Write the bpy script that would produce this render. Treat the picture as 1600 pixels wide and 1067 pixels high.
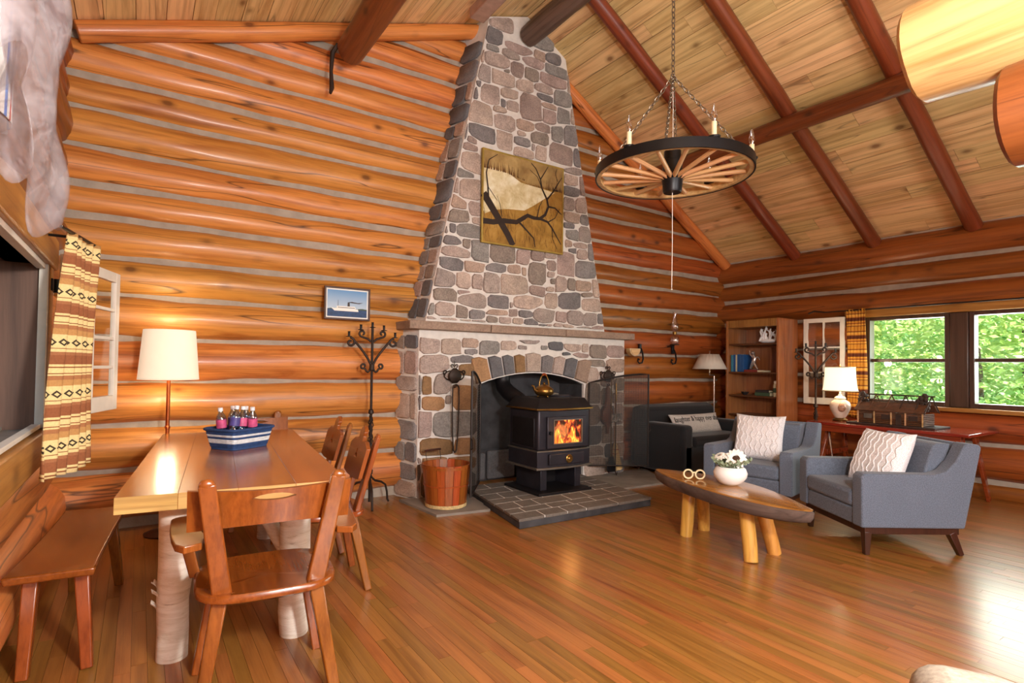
import bpy, bmesh, math, random
from mathutils import Vector, Matrix, noise as mnoise
from mathutils.geometry import tessellate_polygon
random.seed(7)
for o in list(bpy.data.objects): bpy.data.objects.remove(o)
scene = bpy.context.scene
C = scene.collection
R = math.radians
PI = math.pi

# ------------------------------------------------------------------ camera
cam_d = bpy.data.cameras.new('camera')
cam = bpy.data.objects.new('camera', cam_d); C.objects.link(cam)
cam_d.sensor_width = 36.0
cam_d.lens = 863.0 / 1600.0 * 36.0
cam_d.shift_x = (800 - 780.35) / 1600.0
cam_d.shift_y = (551.8 - 533.5) / 1600.0
cam_d.clip_start = 0.05
cam_d.clip_end = 300
_y, _p, _r = R(33.077), R(1.344), R(0.768)
_f = Vector((math.sin(_y)*math.cos(_p), math.cos(_y)*math.cos(_p), math.sin(_p)))
_rt = Vector((math.cos(_y), -math.sin(_y), 0)); _u = _rt.cross(_f)
_rt, _u = math.cos(_r)*_rt + math.sin(_r)*_u, -math.sin(_r)*_rt + math.cos(_r)*_u
_m = Matrix((_rt, _u, -_f)).transposed().to_4x4(); _m.translation = Vector((0, 0, 1.30))
cam.matrix_world = _m
scene.camera = cam

# ------------------------------------------------------------------ world, lights, exposure
w = bpy.data.worlds.new('sky'); scene.world = w; w.use_nodes = True
nt = w.node_tree; bg = nt.nodes['Background']
sky = nt.nodes.new('ShaderNodeTexSky'); sky.sky_type = 'NISHITA'
sky.sun_elevation = R(48); sky.sun_rotation = R(75); sky.sun_disc = False; sky.air_density = 1.2; sky.dust_density = 2.0
nt.links.new(sky.outputs[0], bg.inputs[0]); bg.inputs[1].default_value = 0.26
def light(name, kind, loc, energy, color=(1, 1, 1), size=1.0, size_y=None, target=None, **kw):
    d = bpy.data.lights.new(name, kind); d.energy = energy; d.color = color
    if kind == 'AREA':
        d.size = size
        if size_y: d.shape = 'RECTANGLE'; d.size_y = size_y
    elif kind in ('POINT', 'SPOT'): d.shadow_soft_size = size
    o = bpy.data.objects.new(name, d); C.objects.link(o); o.location = loc
    if target is not None:
        o.rotation_euler = (Vector(target) - Vector(loc)).to_track_quat('-Z', 'Y').to_euler()
    return o
sun = light('sun', 'SUN', (12, -4, 14), 19.0, (1.0, .94, .82), target=(10, 6, 0)); sun.data.angle = R(2)
light('added_fill_behind', 'AREA', (2.2, -1.9, 2.1), 150, (1.0, .98, .95), 3.6, 1.6, target=(3.2, 5, 1.6))  # added soft fill behind the camera; the front wall has no windows
light('flash_stand_in', 'POINT', (0.9, -0.5, 2.0), 235, (1.0, .97, .92), 0.12)  # added point light in place of a camera flash; no fixture hangs here
light('right_window_daylight', 'AREA', (7.75, 1.7, 1.45), 55, (.93, 1.0, .96), 2.6, 0.95, target=(0, 1.7, .6))
vs = scene.view_settings
vs.view_transform = 'Standard'; vs.look = 'None'; vs.exposure = 0.74; vs.gamma = 1.0; vs.use_curve_mapping = False

# ------------------------------------------------------------------ helpers
def lin(h):
    h = h.lstrip('#'); v = [int(h[i:i+2], 16)/255 for i in (0, 2, 4)]
    return tuple((c/12.92 if c <= .04045 else ((c+.055)/1.055)**2.4) for c in v) + (1,)
class NT:
    def __init__(s, name):
        s.m = bpy.data.materials.new(name); s.m.use_nodes = True; s.t = s.m.node_tree
        s.b = s.t.nodes['Principled BSDF']
    def n(s, typ, **kw):
        nd = s.t.nodes.new('ShaderNode' + typ)
        for k, v in kw.items():
            if k.startswith('i_'): nd.inputs[k[2:].replace('_', ' ')].default_value = v
            else: setattr(nd, k, v)
        return nd
    def l(s, a, b): s.t.links.new(a, b)
    def ramp(s, fac, stops, interp='LINEAR'):
        r = s.n('ValToRGB'); e = r.color_ramp; e.interpolation = interp
        while len(e.elements) < len(stops): e.elements.new(.5)
        for el, (p, c) in zip(e.elements, stops): el.position = p; el.color = c
        s.l(fac, r.inputs[0]); return r.outputs[0]
    def mix(s, fac, a, b, mode='MIX'):
        x = s.n('Mix', data_type='RGBA', blend_type=mode)
        for sock, v in ((x.inputs[0], fac), (x.inputs[6], a), (x.inputs[7], b)):
            if isinstance(v, (int, float, tuple)): sock.default_value = v
            else: s.l(v, sock)
        return x.outputs[2]
    def math(s, op, a, b=0.0):
        x = s.n('Math', operation=op)
        for sock, v in ((x.inputs[0], a), (x.inputs[1], b)):
            if isinstance(v, (int, float)): sock.default_value = v
            else: s.l(v, sock)
        return x.outputs[0]
    def coords(s, scale=(1, 1, 1), rand=True, kind='Object'):
        tc = s.n('TexCoord'); mp = s.n('Mapping'); mp.inputs['Scale'].default_value = scale
        s.l(tc.outputs[kind], mp.inputs[0])
        if rand:
            oi = s.n('ObjectInfo'); k = s.math('MULTIPLY', oi.outputs['Random'], 37.0)
            cb = s.n('CombineXYZ'); s.l(k, cb.inputs[0]); s.l(k, cb.inputs[1]); s.l(k, cb.inputs[2]); s.l(cb.outputs[0], mp.inputs[1])
        return mp.outputs[0]
    def noise(s, vec, scale, detail=4, rough=.55, dist=0):
        x = s.n('TexNoise'); x.inputs['Scale'].default_value = scale; x.inputs['Detail'].default_value = detail
        x.inputs['Roughness'].default_value = rough; x.inputs['Distortion'].default_value = dist
        s.l(vec, x.inputs['Vector']); return x.outputs[0]
    def bump(s, h, strength=.2, dist=.01):
        x = s.n('Bump'); x.inputs['Strength'].default_value = strength; x.inputs['Distance'].default_value = dist
        s.l(h, x.inputs['Height']); s.l(x.outputs[0], s.b.inputs['Normal'])
    def col(s, sock): s.l(sock, s.b.inputs['Base Color'])
    def set(s, **kw):
        for k, v in kw.items(): s.b.inputs[k.replace('_', ' ')].default_value = v
        return s
M = {}
def plain(key, hexc, rough=.6, metal=0.0, var=.12, nscale=14, bump=0.0, **kw):
    t = NT(key); c = lin(hexc); v = t.coords()
    nz = t.noise(v, nscale, 3)
    lo = tuple(x*(1-var) for x in c[:3]) + (1,); hi = tuple(min(1, x*(1+var)) for x in c[:3]) + (1,)
    t.col(t.ramp(nz, [(.3, lo), (.7, hi)])); t.set(Roughness=rough, Metallic=metal, **kw)
    if bump: t.bump(t.noise(v, nscale*6, 3), bump, .005)
    M[key] = t.m; return t
def wood(key, c1, c2, dark, axis=0, rough=.42, knots=1.0, fine=26, coat=0.0, vary=.22, split=0.0, kscale=3.2, island=False):
    t = NT(key)
    sc = [1, 1, 1]; sc[axis] = .09
    v = t.coords(tuple(sc)); n1 = t.noise(v, 7, 6, .6, 1.2)
    base = t.ramp(n1, [(.28, lin(c2)), (.5, lin(c1)), (.72, tuple(x*1.12 if i < 3 else 1 for i, x in enumerate(lin(c1))))])
    sc2 = [1, 1, 1]; sc2[axis] = .03
    v2 = t.coords(tuple(sc2)); n2 = t.noise(v2, fine, 4, .7)
    st = t.ramp(n2, [(.36, (.62, .55, .5, 1)), (.56, (1, 1, 1, 1))])
    col = t.mix(.75, base, st, 'MULTIPLY')
    if split:
        sc4 = [1, 1, 1]; sc4[axis] = .05
        n4 = t.noise(t.coords(tuple(sc4)), 4.5, 2, .5, .3)
        crack = t.ramp(n4, [(.493, (0, 0, 0, 1)), (.5, (1, 1, 1, 1)), (.507, (0, 0, 0, 1))])
        col = t.mix(t.math('MULTIPLY', crack, split), col, lin('#2a1308'))
    if knots:
        sc3 = [1, 1, 1]; sc3[axis] = .6
        v3 = t.coords(tuple(sc3)); vo = t.n('TexVoronoi'); vo.inputs['Scale'].default_value = kscale; vo.inputs['Randomness'].default_value = 1
        t.l(v3, vo.inputs['Vector'])
        wob = t.math('ADD', vo.outputs['Distance'], t.math('MULTIPLY', t.noise(v3, 14, 3), .06))
        k = t.ramp(wob, [(.10, (1, 1, 1, 1)), (.17, (.35, .35, .35, 1)), (.26, (0, 0, 0, 1))])
        col = t.mix(t.math('MULTIPLY', k, .8*knots), col, lin(dark))
    oi = t.n('ObjectInfo'); hs = t.n('HueSaturation'); rnd = oi.outputs['Random']
    if island: rnd = t.math('FRACT', t.math('ADD', t.math('MULTIPLY', t.n('NewGeometry').outputs['Random Per Island'], 7.31), rnd))
    t.l(t.math('ADD', t.math('MULTIPLY', rnd, vary*2), 1-vary), hs.inputs['Value'])
    t.l(t.math('ADD', t.math('MULTIPLY', rnd, -.025), .5125), hs.inputs['Hue'])
    t.l(col, hs.inputs['Color']); t.col(hs.outputs[0])
    t.set(Roughness=rough)
    if coat: t.set(Coat_Weight=coat, Coat_Roughness=.18)
    t.bump(n2, .12, .004); M[key] = t.m; return t

class G:
    """collects shapes; build() links them as ONE mesh object"""
    def __init__(s): s.v = []; s.f = []; s.mi = []; s.cur = 0
    def add(s, vs_, fs):
        o = len(s.v); s.v += [tuple(p) for p in vs_]; s.f += [tuple(i+o for i in f) for f in fs]; s.mi += [s.cur]*len(fs); return s
    def box(s, c, d, rz=0, M4=None):
        x, y, z = d[0]/2, d[1]/2, d[2]/2
        vs_ = [Vector((a*x, b*y, e*z)) for e in (-1, 1) for b in (-1, 1) for a in (-1, 1)]
        if M4 is not None: vs_ = [M4 @ p for p in vs_]
        if rz: vs_ = [Matrix.Rotation(rz, 3, 'Z') @ p for p in vs_]
        return s.add([p + Vector(c) for p in vs_], [(0,2,3,1),(4,5,7,6),(0,1,5,4),(2,6,7,3),(0,4,6,2),(1,3,7,5)])
    def span(s, a, b): return s.box([(p+q)/2 for p, q in zip(a, b)], [abs(q-p) for p, q in zip(a, b)])
    def ring_strip(s, rings, closed_ends=True):
        n = len(rings[0]); vs_ = [p for r in rings for p in r]; fs = []
        for k in range(len(rings)-1):
            for i in range(n):
                j = (i+1) % n; fs.append((k*n+i, k*n+j, (k+1)*n+j, (k+1)*n+i))
        if closed_ends: fs.append(tuple(range(n))[::-1]); fs.append(tuple(range((len(rings)-1)*n, len(rings)*n)))
        return s.add(vs_, fs)
    def tube(s, pts, r, n=8, taper=None):
        pts = [Vector(p) for p in pts]; m = len(pts); rings = []
        t0 = (pts[1]-pts[0]).normalized(); up = Vector((0, 0, 1)) if abs(t0.z) < .9 else Vector((1, 0, 0))
        a = t0.cross(up).normalized()
        for k, p in enumerate(pts):
            t = (pts[min(k+1, m-1)]-pts[max(k-1, 0)]).normalized()
            a = (a - t*a.dot(t)).normalized(); b = t.cross(a)
            rr = r if taper is None else (taper[k] if isinstance(taper, (list, tuple)) else r + (taper-r)*k/(m-1))
            rings.append([p + (a*math.cos(2*PI*i/n) + b*math.sin(2*PI*i/n))*rr for i in range(n)])
        return s.ring_strip(rings)
    def cyl(s, p0, p1, r0, r1=None, n=14): return s.tube([p0, p1], r0, n, r0 if r1 is None else r1)
    def bar(s, p0, p1, w, h, up=(0, 0, 1), w1=None, h1=None):
        p0, p1 = Vector(p0), Vector(p1); t = (p1-p0).normalized(); u = Vector(up)
        if abs(t.dot(u)) > .98: u = Vector((0, 1, 0))
        a = t.cross(u).normalized(); b = a.cross(t)
        w1 = w if w1 is None else w1; h1 = h if h1 is None else h1
        rings = [[p + a*(sx*ww/2) + b*(sz*hh/2) for sx, sz in ((-1,-1),(1,-1),(1,1),(-1,1))] for p, ww, hh in ((p0, w, h), (p1, w1, h1))]
        return s.ring_strip(rings)
    def lathe(s, prof, n=24, c=(0, 0, 0), sx=1, sy=1):
        rings = [[(c[0]+r*sx*math.cos(2*PI*i/n), c[1]+r*sy*math.sin(2*PI*i/n), c[2]+z) for i in range(n)] for r, z in prof]
        return s.ring_strip(rings, True)
    def sphere(s, c, r, n=12, m=8, sc=(1, 1, 1)):
        rings = []
        for k in range(m+1):
            th = PI*k/m; th = min(max(th, .02), PI-.02)
            rings.append([(c[0]+r*sc[0]*math.sin(th)*math.cos(2*PI*i/n), c[1]+r*sc[1]*math.sin(th)*math.sin(2*PI*i/n), c[2]-r*sc[2]*math.cos(th)) for i in range(n)])
        return s.ring_strip(rings)
    def prism(s, poly, depth, fn, holes=()):
        """2-D polygon (a,b) with holes; fn(a,b,d) -> 3-D point for d in 0..depth"""
        loops = [list(poly)] + [list(h) for h in holes]
        flat = [p for l in loops for p in l]; n = len(flat)
        tris = tessellate_polygon([[Vector((a, b, 0)) for a, b in l] for l in loops])
        vs_ = [fn(a, b, 0) for a, b in flat] + [fn(a, b, depth) for a, b in flat]
        fs = []
        for t in tris: fs.append(tuple(t)); fs.append(tuple(i+n for i in reversed(t)))
        o = 0
        for l in loops:
            k = len(l)
            for i in range(k): j = (i+1) % k; fs.append((o+i, o+j, n+o+j, n+o+i))
            o += k
        return s.add(vs_, fs)
    def grid(s, fn, nu, nv, wrap=False):
        vs_ = [fn(u/nu, v/nv) for v in range(nv+1) for u in range(nu+1)]
        fs = [(v*(nu+1)+u, v*(nu+1)+u+1, (v+1)*(nu+1)+u+1, (v+1)*(nu+1)+u) for v in range(nv) for u in range(nu)]
        return s.add(vs_, fs)
    def mesh(s, name, mats, smooth=35):
        me = bpy.data.meshes.new(name); me.from_pydata(s.v, [], s.f)
        for m_ in (mats if isinstance(mats, (list, tuple)) else [mats]): me.materials.append(M[m_] if isinstance(m_, str) else m_)
        if any(s.mi): me.polygons.foreach_set('material_index', s.mi)
        bm = bmesh.new(); bm.from_mesh(me); bmesh.ops.recalc_face_normals(bm, faces=bm.faces); bm.to_mesh(me); bm.free()
        if smooth:
            me.polygons.foreach_set('use_smooth', [True]*len(me.polygons)); me.set_sharp_from_angle(angle=R(smooth))
        return me
    def build(s, name, mats, parent=None, bevel=0, smooth=35, loc=None, rot=None, subsurf=0, segs=2):
        me = s.mesh(name, mats, smooth); o = bpy.data.objects.new(name, me); C.objects.link(o)
        if parent is not None: o.parent = parent
        if loc is not None: o.location = loc
        if rot is not None: o.rotation_euler = rot
        if bevel:
            b = o.modifiers.new('bevel', 'BEVEL'); b.width = bevel; b.segments = segs; b.limit_method = 'ANGLE'; b.angle_limit = R(40)
        if subsurf:
            b = o.modifiers.new('subsurf', 'SUBSURF'); b.levels = subsurf; b.render_levels = subsurf
        return o
def tag(o, label=None, cat=None, group=None, kind=None):
    for k, v in (('label', label), ('category', cat), ('group', group), ('kind', kind)):
        if v: o[k] = v
    return o
def thing(name, label, cat, loc=(0, 0, 0), rz=0, group=None):
    o = bpy.data.objects.new(name, None); C.objects.link(o); o.location = loc; o.rotation_euler = (0, 0, rz); o.empty_display_size = .1
    return tag(o, label, cat, group)
def structure(name, label=None, mesh=None):
    o = bpy.data.objects.new(name, mesh); C.objects.link(o); tag(o, label, kind='structure'); return o
def copy_tree(o, parent=None):
    c = o.copy(); C.objects.link(c); c.parent = parent
    for ch in list(o.children): copy_tree(ch, c)
    return c
def ellipse(cx, cy, a, b, n=12, ph=0): return [(cx+a*math.cos(2*PI*i/n+ph), cy+b*math.sin(2*PI*i/n+ph)) for i in range(n)]
def superell(w, h, e=4, n=32): 
    out = []
    for i in range(n):
        t = 2*PI*i/n; c, s_ = math.cos(t), math.sin(t)
        out.append((math.copysign(abs(c)**(2/e), c)*w/2, math.copysign(abs(s_)**(2/e), s_)*h/2))
    return out
def text_geo(txt, size, shear=0):
    cu = bpy.data.curves.new('t', 'FONT'); cu.body = txt; cu.size = size; cu.align_x = 'CENTER'; cu.align_y = 'CENTER'; cu.resolution_u = 3
    o = bpy.data.objects.new('t', cu); C.objects.link(o); bpy.context.view_layer.update()
    me = bpy.data.meshes.new_from_object(o.evaluated_get(bpy.context.evaluated_depsgraph_get()))
    vs_ = [tuple(v.co) for v in me.vertices]; fs = [tuple(p.vertices) for p in me.polygons]
    bpy.data.objects.remove(o); bpy.data.curves.remove(cu); bpy.data.meshes.remove(me); return vs_, fs

# ------------------------------------------------------------------ materials
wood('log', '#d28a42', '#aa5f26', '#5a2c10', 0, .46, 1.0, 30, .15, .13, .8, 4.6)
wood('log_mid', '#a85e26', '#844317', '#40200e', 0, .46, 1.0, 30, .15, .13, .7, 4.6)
wood('log_red', '#96521f', '#703a13', '#34160a', 0, .42, .9, 30, .15, .13, .7, 4.4)
wood('rafter', '#80431f', '#623014', '#2e160b', 0, .42, .8, 30, .15, .1, .4, 5.0)
wood('beam_dark', '#6d564c', '#4e3a33', '#2b1d18', 0, .5, .5, 30, .05, .1, .5)
wood('pale_log', '#d6ac74', '#bd8a4c', '#6b3d1a', 0, .38, .7, 22, .2, .1, .2, 3.0)
wood('plank_ceiling', '#e6c48c', '#cda066', '#6d4218', 1, .55, 1.0, 22, .0, .1, .5, 4.2)
wood('floor_board', '#9e6a32', '#835020', '#5a2c12', 1, .3, 0, 34, .3, .17, 0, island=True)
wood('chair_wood', '#8f4e1c', '#6e390f', '#4a1c08', 2, .26, 0, 40, .5, .06, 0)
wood('seat_wood', '#884718', '#68340e', '#4a1c08', 1, .24, 0, 40, .5, .06, 0)
wood('table_wood', '#b06c2c', '#93541d', '#5a2c10', 1, .22, .2, 30, .5, .05, 0)
wood('table_edge', '#d8ae6c', '#c08f4c', '#7a4c1e', 0, .5, .2, 30, .1, .05, 0)
wood('red_table', '#8f3d1d', '#6f2a12', '#3d160a', 1, .14, 0, 40, .6, .04, 0)
wood('oak', '#a26c3a', '#80502a', '#54331a', 2, .32, 0, 60, .3, .05, 0)
wood('pine_yellow', '#d9a34e', '#bb7f34', '#6e4218', 2, .38, .6, 20, .25, .08, .1, 5)
wood('slab_top', '#b67c40', '#96602c', '#54290f', 1, .18, .4, 26, .6, .05, 0)
wood('bark', '#66564c', '#453932', '#1e1512', 1, .85, 0, 10, 0, .1, .2)
wood('trim_wood', '#b87a3c', '#935624', '#4c2810', 1, .45, .6, 26, .1, .08, 0)
wood('shutter_wood', '#6f4a3c', '#54352a', '#2a1710', 2, .55, 1.0, 22, 0, .06, 0, 4)
wood('stave', '#a4521f', '#7c3812', '#3c1a0a', 2, .4, .2, 30, .3, .2, 0)
wood('dark_leg', '#3e2218', '#2b1610', '#1a0d08', 2, .35, 0, 40, .3, .05, 0)
wood('window_wood', '#4a3228', '#34211a', '#1e120d', 2, .4, 0, 30, .2, .05, 0)
wood('spoke', '#d2a878', '#b78450', '#6b3d1a', 0, .4, 0, 30, .2, .14, 0)
plain('chink', '#a3988a', .9, var=.14, nscale=9, bump=.35)
plain('mortar', '#d8d2cb', .92, var=.08, nscale=16, bump=.4)
plain('concrete', '#837a70', .85, var=.16, nscale=7, bump=.3)
plain('soot', '#3c3b3e', .85, var=.5, nscale=5, bump=.3)
plain('iron', '#33261f', .55, .5, var=.25, nscale=20, bump=.2)
plain('black_metal', '#17171a', .4, .4, var=.2, nscale=12)
plain('stove', '#37343b', .42, .55, var=.18, nscale=7, bump=.08)
plain('stove_dark', '#211e20', .5, .5, var=.2, nscale=9)
plain('steel_trim', '#8d867c', .35, .8, var=.15)
plain('brass', '#8c6a35', .32, .9, var=.22, nscale=9)
plain('copper', '#a4542a', .35, .85, var=.2)
plain('chain', '#8b7f70', .4, .8, var=.15)
plain('chrome', '#d5d3cf', .2, .9, var=.05)
plain('candle', '#e8d9b0', .5, var=.06)
plain('white_paint', '#e4ded2', .5, var=.05, nscale=12)
plain('white_gloss', '#efece8', .15, var=.02, nscale=8)
plain('ceramic_lamp', '#e6d3c0', .25, var=.1, nscale=22)
plain('cream_fabric', '#e4dfdc', .9, var=.05, nscale=30, bump=.3)
plain('beige_fabric', '#a89c8c', .95, var=.22, nscale=90, bump=.5)
plain('text_black', '#1d1a1a', .8, var=.02)
plain('leaf_pale', '#8fa083', .7, var=.3, nscale=30)
plain('petal', '#f3efe6', .6, var=.04)
plain('flower_eye', '#4b3220', .9, var=.4, nscale=60, bump=.5)
plain('wicker_blue', '#23406f', .75, var=.25, nscale=40, bump=.4)
plain('wicker_white', '#d9dde2', .75, var=.12, nscale=40, bump=.4)
plain('bottle_cap', '#e8e8ee', .4, var=.03)
plain('label_pink', '#c8507f', .5, var=.25, nscale=30)
plain('label_purple', '#51468c', .5, var=.25, nscale=30)
plain('gold_frame', '#b39a4d', .4, .5, var=.1)
plain('walnut_frame', '#4a2c1c', .45, var=.15)
plain('mat_white', '#eeece6', .8, var=.02)
plain('ship_sea', '#27456f', .6, var=.3, nscale=40)
plain('ship_white', '#f2efe8', .6, var=.02)
plain('ship_dark', '#3b2d2a', .6, var=.1)
plain('paint_dark', '#2a1c16', .6, var=.2)
plain('paint_brush', '#6e4a24', .7, var=.35, nscale=60)
plain('book_blue', '#1f4f86', .5, var=.1); plain('book_teal', '#3b7f9a', .5, var=.1); plain('book_red', '#7e2f28', .55, var=.1)
plain('book_dark', '#2c2626', .55, var=.1); plain('book_cream', '#cbbf9e', .6, var=.08); plain('book_green', '#3b4f3a', .55, var=.1)
plain('coral', '#eef0f2', .6, var=.03)
plain('straw', '#c9ae7a', .8, var=.25, nscale=60)
plain('leather', '#6e3a1e', .5, var=.2)
plain('mesh_edge', '#2e2826', .5, .5, var=.2)
plain('trunk', '#4a4038', .9, var=.3, nscale=10, bump=.4)
plain('stick', '#5e3a22', .7, var=.35, nscale=20)
plain('stick_dark', '#38251a', .75, var=.35, nscale=20)
plain('silver', '#c0bdb8', .25, .8, var=.1)
plain('cord_white', '#e9e3d8', .7, var=.03)
plain('beam_pink', '#a88878', .6, var=.15)
plain('medallion', '#b4886e', .3, var=.35, nscale=60)
plain('figure_silver', '#cfcac6', .2, .8, var=.1)
wood('oak_dark', '#5d3a20', '#452a17', '#2e1a0d', 1, .35, 0, 60, .2, .05, 0)
plain('rag_red', '#a8564a', .9, var=.2)
def stone_mat():
    t = NT('stone'); oi = t.n('ObjectInfo'); v = t.coords((1, 1, 1))
    pal = ['#9a8f8a', '#ab9b93', '#848080', '#ae9e92', '#97867f', '#8c8986', '#a6938d', '#787475', '#b5a499', '#a0948d', '#8c8178', '#ab9688']
    base = t.ramp(oi.outputs['Random'], [(i/len(pal), lin(c)) for i, c in enumerate(pal)], 'CONSTANT')
    n1 = t.noise(v, 9, 6, .65); n2 = t.noise(v, 70, 4, .7)
    c = t.mix(.8, base, t.ramp(n1, [(.3, (.76, .74, .74, 1)), (.7, (1.32, 1.3, 1.27, 1))]), 'MULTIPLY')
    c = t.mix(.65, c, t.ramp(n2, [(.38, (.55, .53, .52, 1)), (.6, (1.15, 1.13, 1.1, 1))]), 'MULTIPLY')
    t.col(c); t.set(Roughness=.85); t.bump(n2, .5, .006); M['stone'] = t.m
stone_mat()
def tan_stone(key, hexc):
    t = NT(key); v = t.coords((1, 1, 1)); n1 = t.noise(v, 9, 6, .65); n2 = t.noise(v, 60, 4, .7)
    c = t.mix(.8, lin(hexc), t.ramp(n1, [(.3, (.7, .68, .66, 1)), (.7, (1.2, 1.2, 1.16, 1))]), 'MULTIPLY')
    t.col(t.mix(.5, c, t.ramp(n2, [(.38, (.6, .6, .6, 1)), (.6, (1.1, 1.1, 1.1, 1))]), 'MULTIPLY')); t.set(Roughness=.85); t.bump(n2, .5, .006); M[key] = t.m
tan_stone('stone_tan', '#a8815c'); tan_stone('stone_mantel', '#9b8474'); tan_stone('stone_brown', '#8a6a48'); tan_stone('stone_dark', '#67666a'); tan_stone('hearth_tile', '#6f6760')
def glass(key, col=(1, 1, 1, 1), rough=.0, trans=.9):
    t = NT(key); nd = t.t.nodes; out = nd['Material Output']
    tr = t.n('BsdfTransparent'); tr.inputs[0].default_value = col; gl = t.n('BsdfGlossy'); gl.inputs['Roughness'].default_value = rough
    mx = t.n('MixShader'); mx.inputs[0].default_value = 1-trans; t.l(tr.outputs[0], mx.inputs[1]); t.l(gl.outputs[0], mx.inputs[2]); t.l(mx.outputs[0], out.inputs[0]); M[key] = t.m
glass('pane_glass', (.97, .99, .98, 1), 0, .94); glass('bulb_glass', (.93, .93, .95, 1), .05, .72); glass('bottle_blue', (.62, .76, .9, 1), .05, .8); glass('lamp_glass', (.92, .9, .95, 1), .05, .7)
glass('mesh_screen', (.74, .72, .70, 1), .6, .985)
def plastic():
    t = NT('plastic_film'); out = t.t.nodes['Material Output']; v = t.coords((1, 1, 1), False)
    nz = t.noise(v, 9, 5, .6, 1.5)
    tr = t.n('BsdfTransparent'); tr.inputs[0].default_value = (.96, .95, .96, 1)
    p = t.b; p.inputs['Base Color'].default_value = lin('#b9b2b6'); p.inputs['Roughness'].default_value = .18
    mx = t.n('MixShader'); t.l(t.ramp(nz, [(.35, (.12, .12, .12, 1)), (.7, (.42, .42, .42, 1))]), mx.inputs[0])
    t.l(tr.outputs[0], mx.inputs[1]); t.l(p.outputs[0], mx.inputs[2]); t.l(mx.outputs[0], out.inputs[0]); t.bump(nz, .6, .02); M['plastic_film'] = t.m
plastic()
def striped(key, stops, axis='Z', scale=1.0, off=0.0, motif=None, period=1.0, cloth=True):
    t = NT(key); tc = t.n('TexCoord'); sp = t.n('SeparateXYZ'); t.l(tc.outputs['Object'], sp.inputs[0])
    a = t.math('MULTIPLY', t.math('ADD', sp.outputs[axis], off), scale); fr = t.math('FRACT', a)
    c = t.ramp(fr, stops, 'CONSTANT')
    if motif:
        p0, p1, colr = motif
        lane = t.math('MULTIPLY', t.math('GREATER_THAN', fr, p0), t.math('LESS_THAN', fr, p1))
        mid = t.math('ABSOLUTE', t.math('SUBTRACT', t.math('DIVIDE', t.math('SUBTRACT', fr, p0), p1-p0), .5))
        xx = t.math('ABSOLUTE', t.math('SUBTRACT', t.math('FRACT', t.math('MULTIPLY', tc_len(t, sp), 17.0)), .5))
        dia = t.math('LESS_THAN', t.math('ADD', mid, t.math('MULTIPLY', xx, .9)), .42)
        hol = t.math('GREATER_THAN', t.math('ADD', mid, t.math('MULTIPLY', xx, .9)), .2)
        c = t.mix(t.math('MULTIPLY', t.math('MULTIPLY', lane, dia), hol), c, colr)
    nz = t.noise(t.coords((1, 1, 1), False), 120, 2)
    c = t.mix(.4, c, t.ramp(nz, [(.35, (.75, .75, .75, 1)), (.65, (1.1, 1.1, 1.1, 1))]), 'MULTIPLY')
    t.col(c); t.set(Roughness=.9)
    if cloth: t.bump(nz, .3, .003)
    M[key] = t.m
def tc_len(t, sp): return t.math('ADD', sp.outputs['Y'], sp.outputs['X'])
cr, br, dk, og = lin('#dcc48a'), lin('#8a5230'), lin('#5a3220'), lin('#b4864e')
striped('curtain_cream', [(0, cr), (.05, br), (.075, cr), (.12, br), (.30, lin('#9a6440')), (.36, cr), (.42, br), (.435, cr), (.66, cr), (.70, og), (.82, lin('#a06a42')), (.90, cr), (.93, br), (.95, cr)], scale=4.4, motif=(.46, .64, lin('#3a3020')))
striped('curtain_orange', [(0, lin('#c88a2c')), (.06, lin('#6e3212')), (.1, lin('#d29a38')), (.2, lin('#8a4416')), (.26, lin('#c88a2c')), (.36, lin('#5c2810')), (.55, lin('#b06a20')), (.6, lin('#d6a040')), (.74, lin('#7a3a14')), (.8, lin('#c88a2c'))], scale=4.6)
def fabric(key, hexc, s=160):
    t = NT(key); v = t.coords((1, 1, 1), False); n1 = t.noise(v, s, 2); n2 = t.noise(v, 6, 3); c = lin(hexc)
    a = t.ramp(n1, [(.35, tuple(x*.7 for x in c[:3])+(1,)), (.65, tuple(min(1, x*1.25) for x in c[:3])+(1,))])
    t.col(t.mix(.25, a, t.ramp(n2, [(.3, (.8, .8, .8, 1)), (.7, (1.1, 1.1, 1.1, 1))]), 'MULTIPLY')); t.set(Roughness=.92, Sheen_Weight=.15); t.bump(n1, .35, .003); M[key] = t.m
fabric('blue_fabric', '#5f6878'); fabric('sofa_black', '#0e0e13'); fabric('pillow_grey', '#b9b3ac'); fabric('cable_knit', '#e8e5e7', 220)
def shade(key, col, em, scol):
    t = NT(key); c = lin(col); t.b.inputs['Base Color'].default_value = c
    v = t.coords((1, 1, 1), False); t.col(t.ramp(t.noise(v, 8, 2), [(.2, tuple(x*.94 for x in c[:3])+(1,)), (.8, c)]))
    t.set(Roughness=.9, Emission_Color=lin(scol), Emission_Strength=em); M[key] = t.m
shade('bulb_lit', '#fff4dd', 6.0, '#ffe2b0')
striped('cloth_stripe', [(0, lin('#d8d4d0')), (.45, lin('#5b7fc0')), (.5, lin('#d8d4d0')), (.55, lin('#b04040')), (.58, lin('#d8d4d0')), (.8, lin('#6f90c8')), (.86, lin('#d8d4d0'))], axis='Y', scale=5.5)
shade('lamp_shade_lit', '#e8ddc8', .30, '#fff0d0'); shade('small_shade_lit', '#efe4d0', .75, '#ffe8c0'); shade('shade_unlit', '#cfc8bc', 0.0, '#000000')
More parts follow.
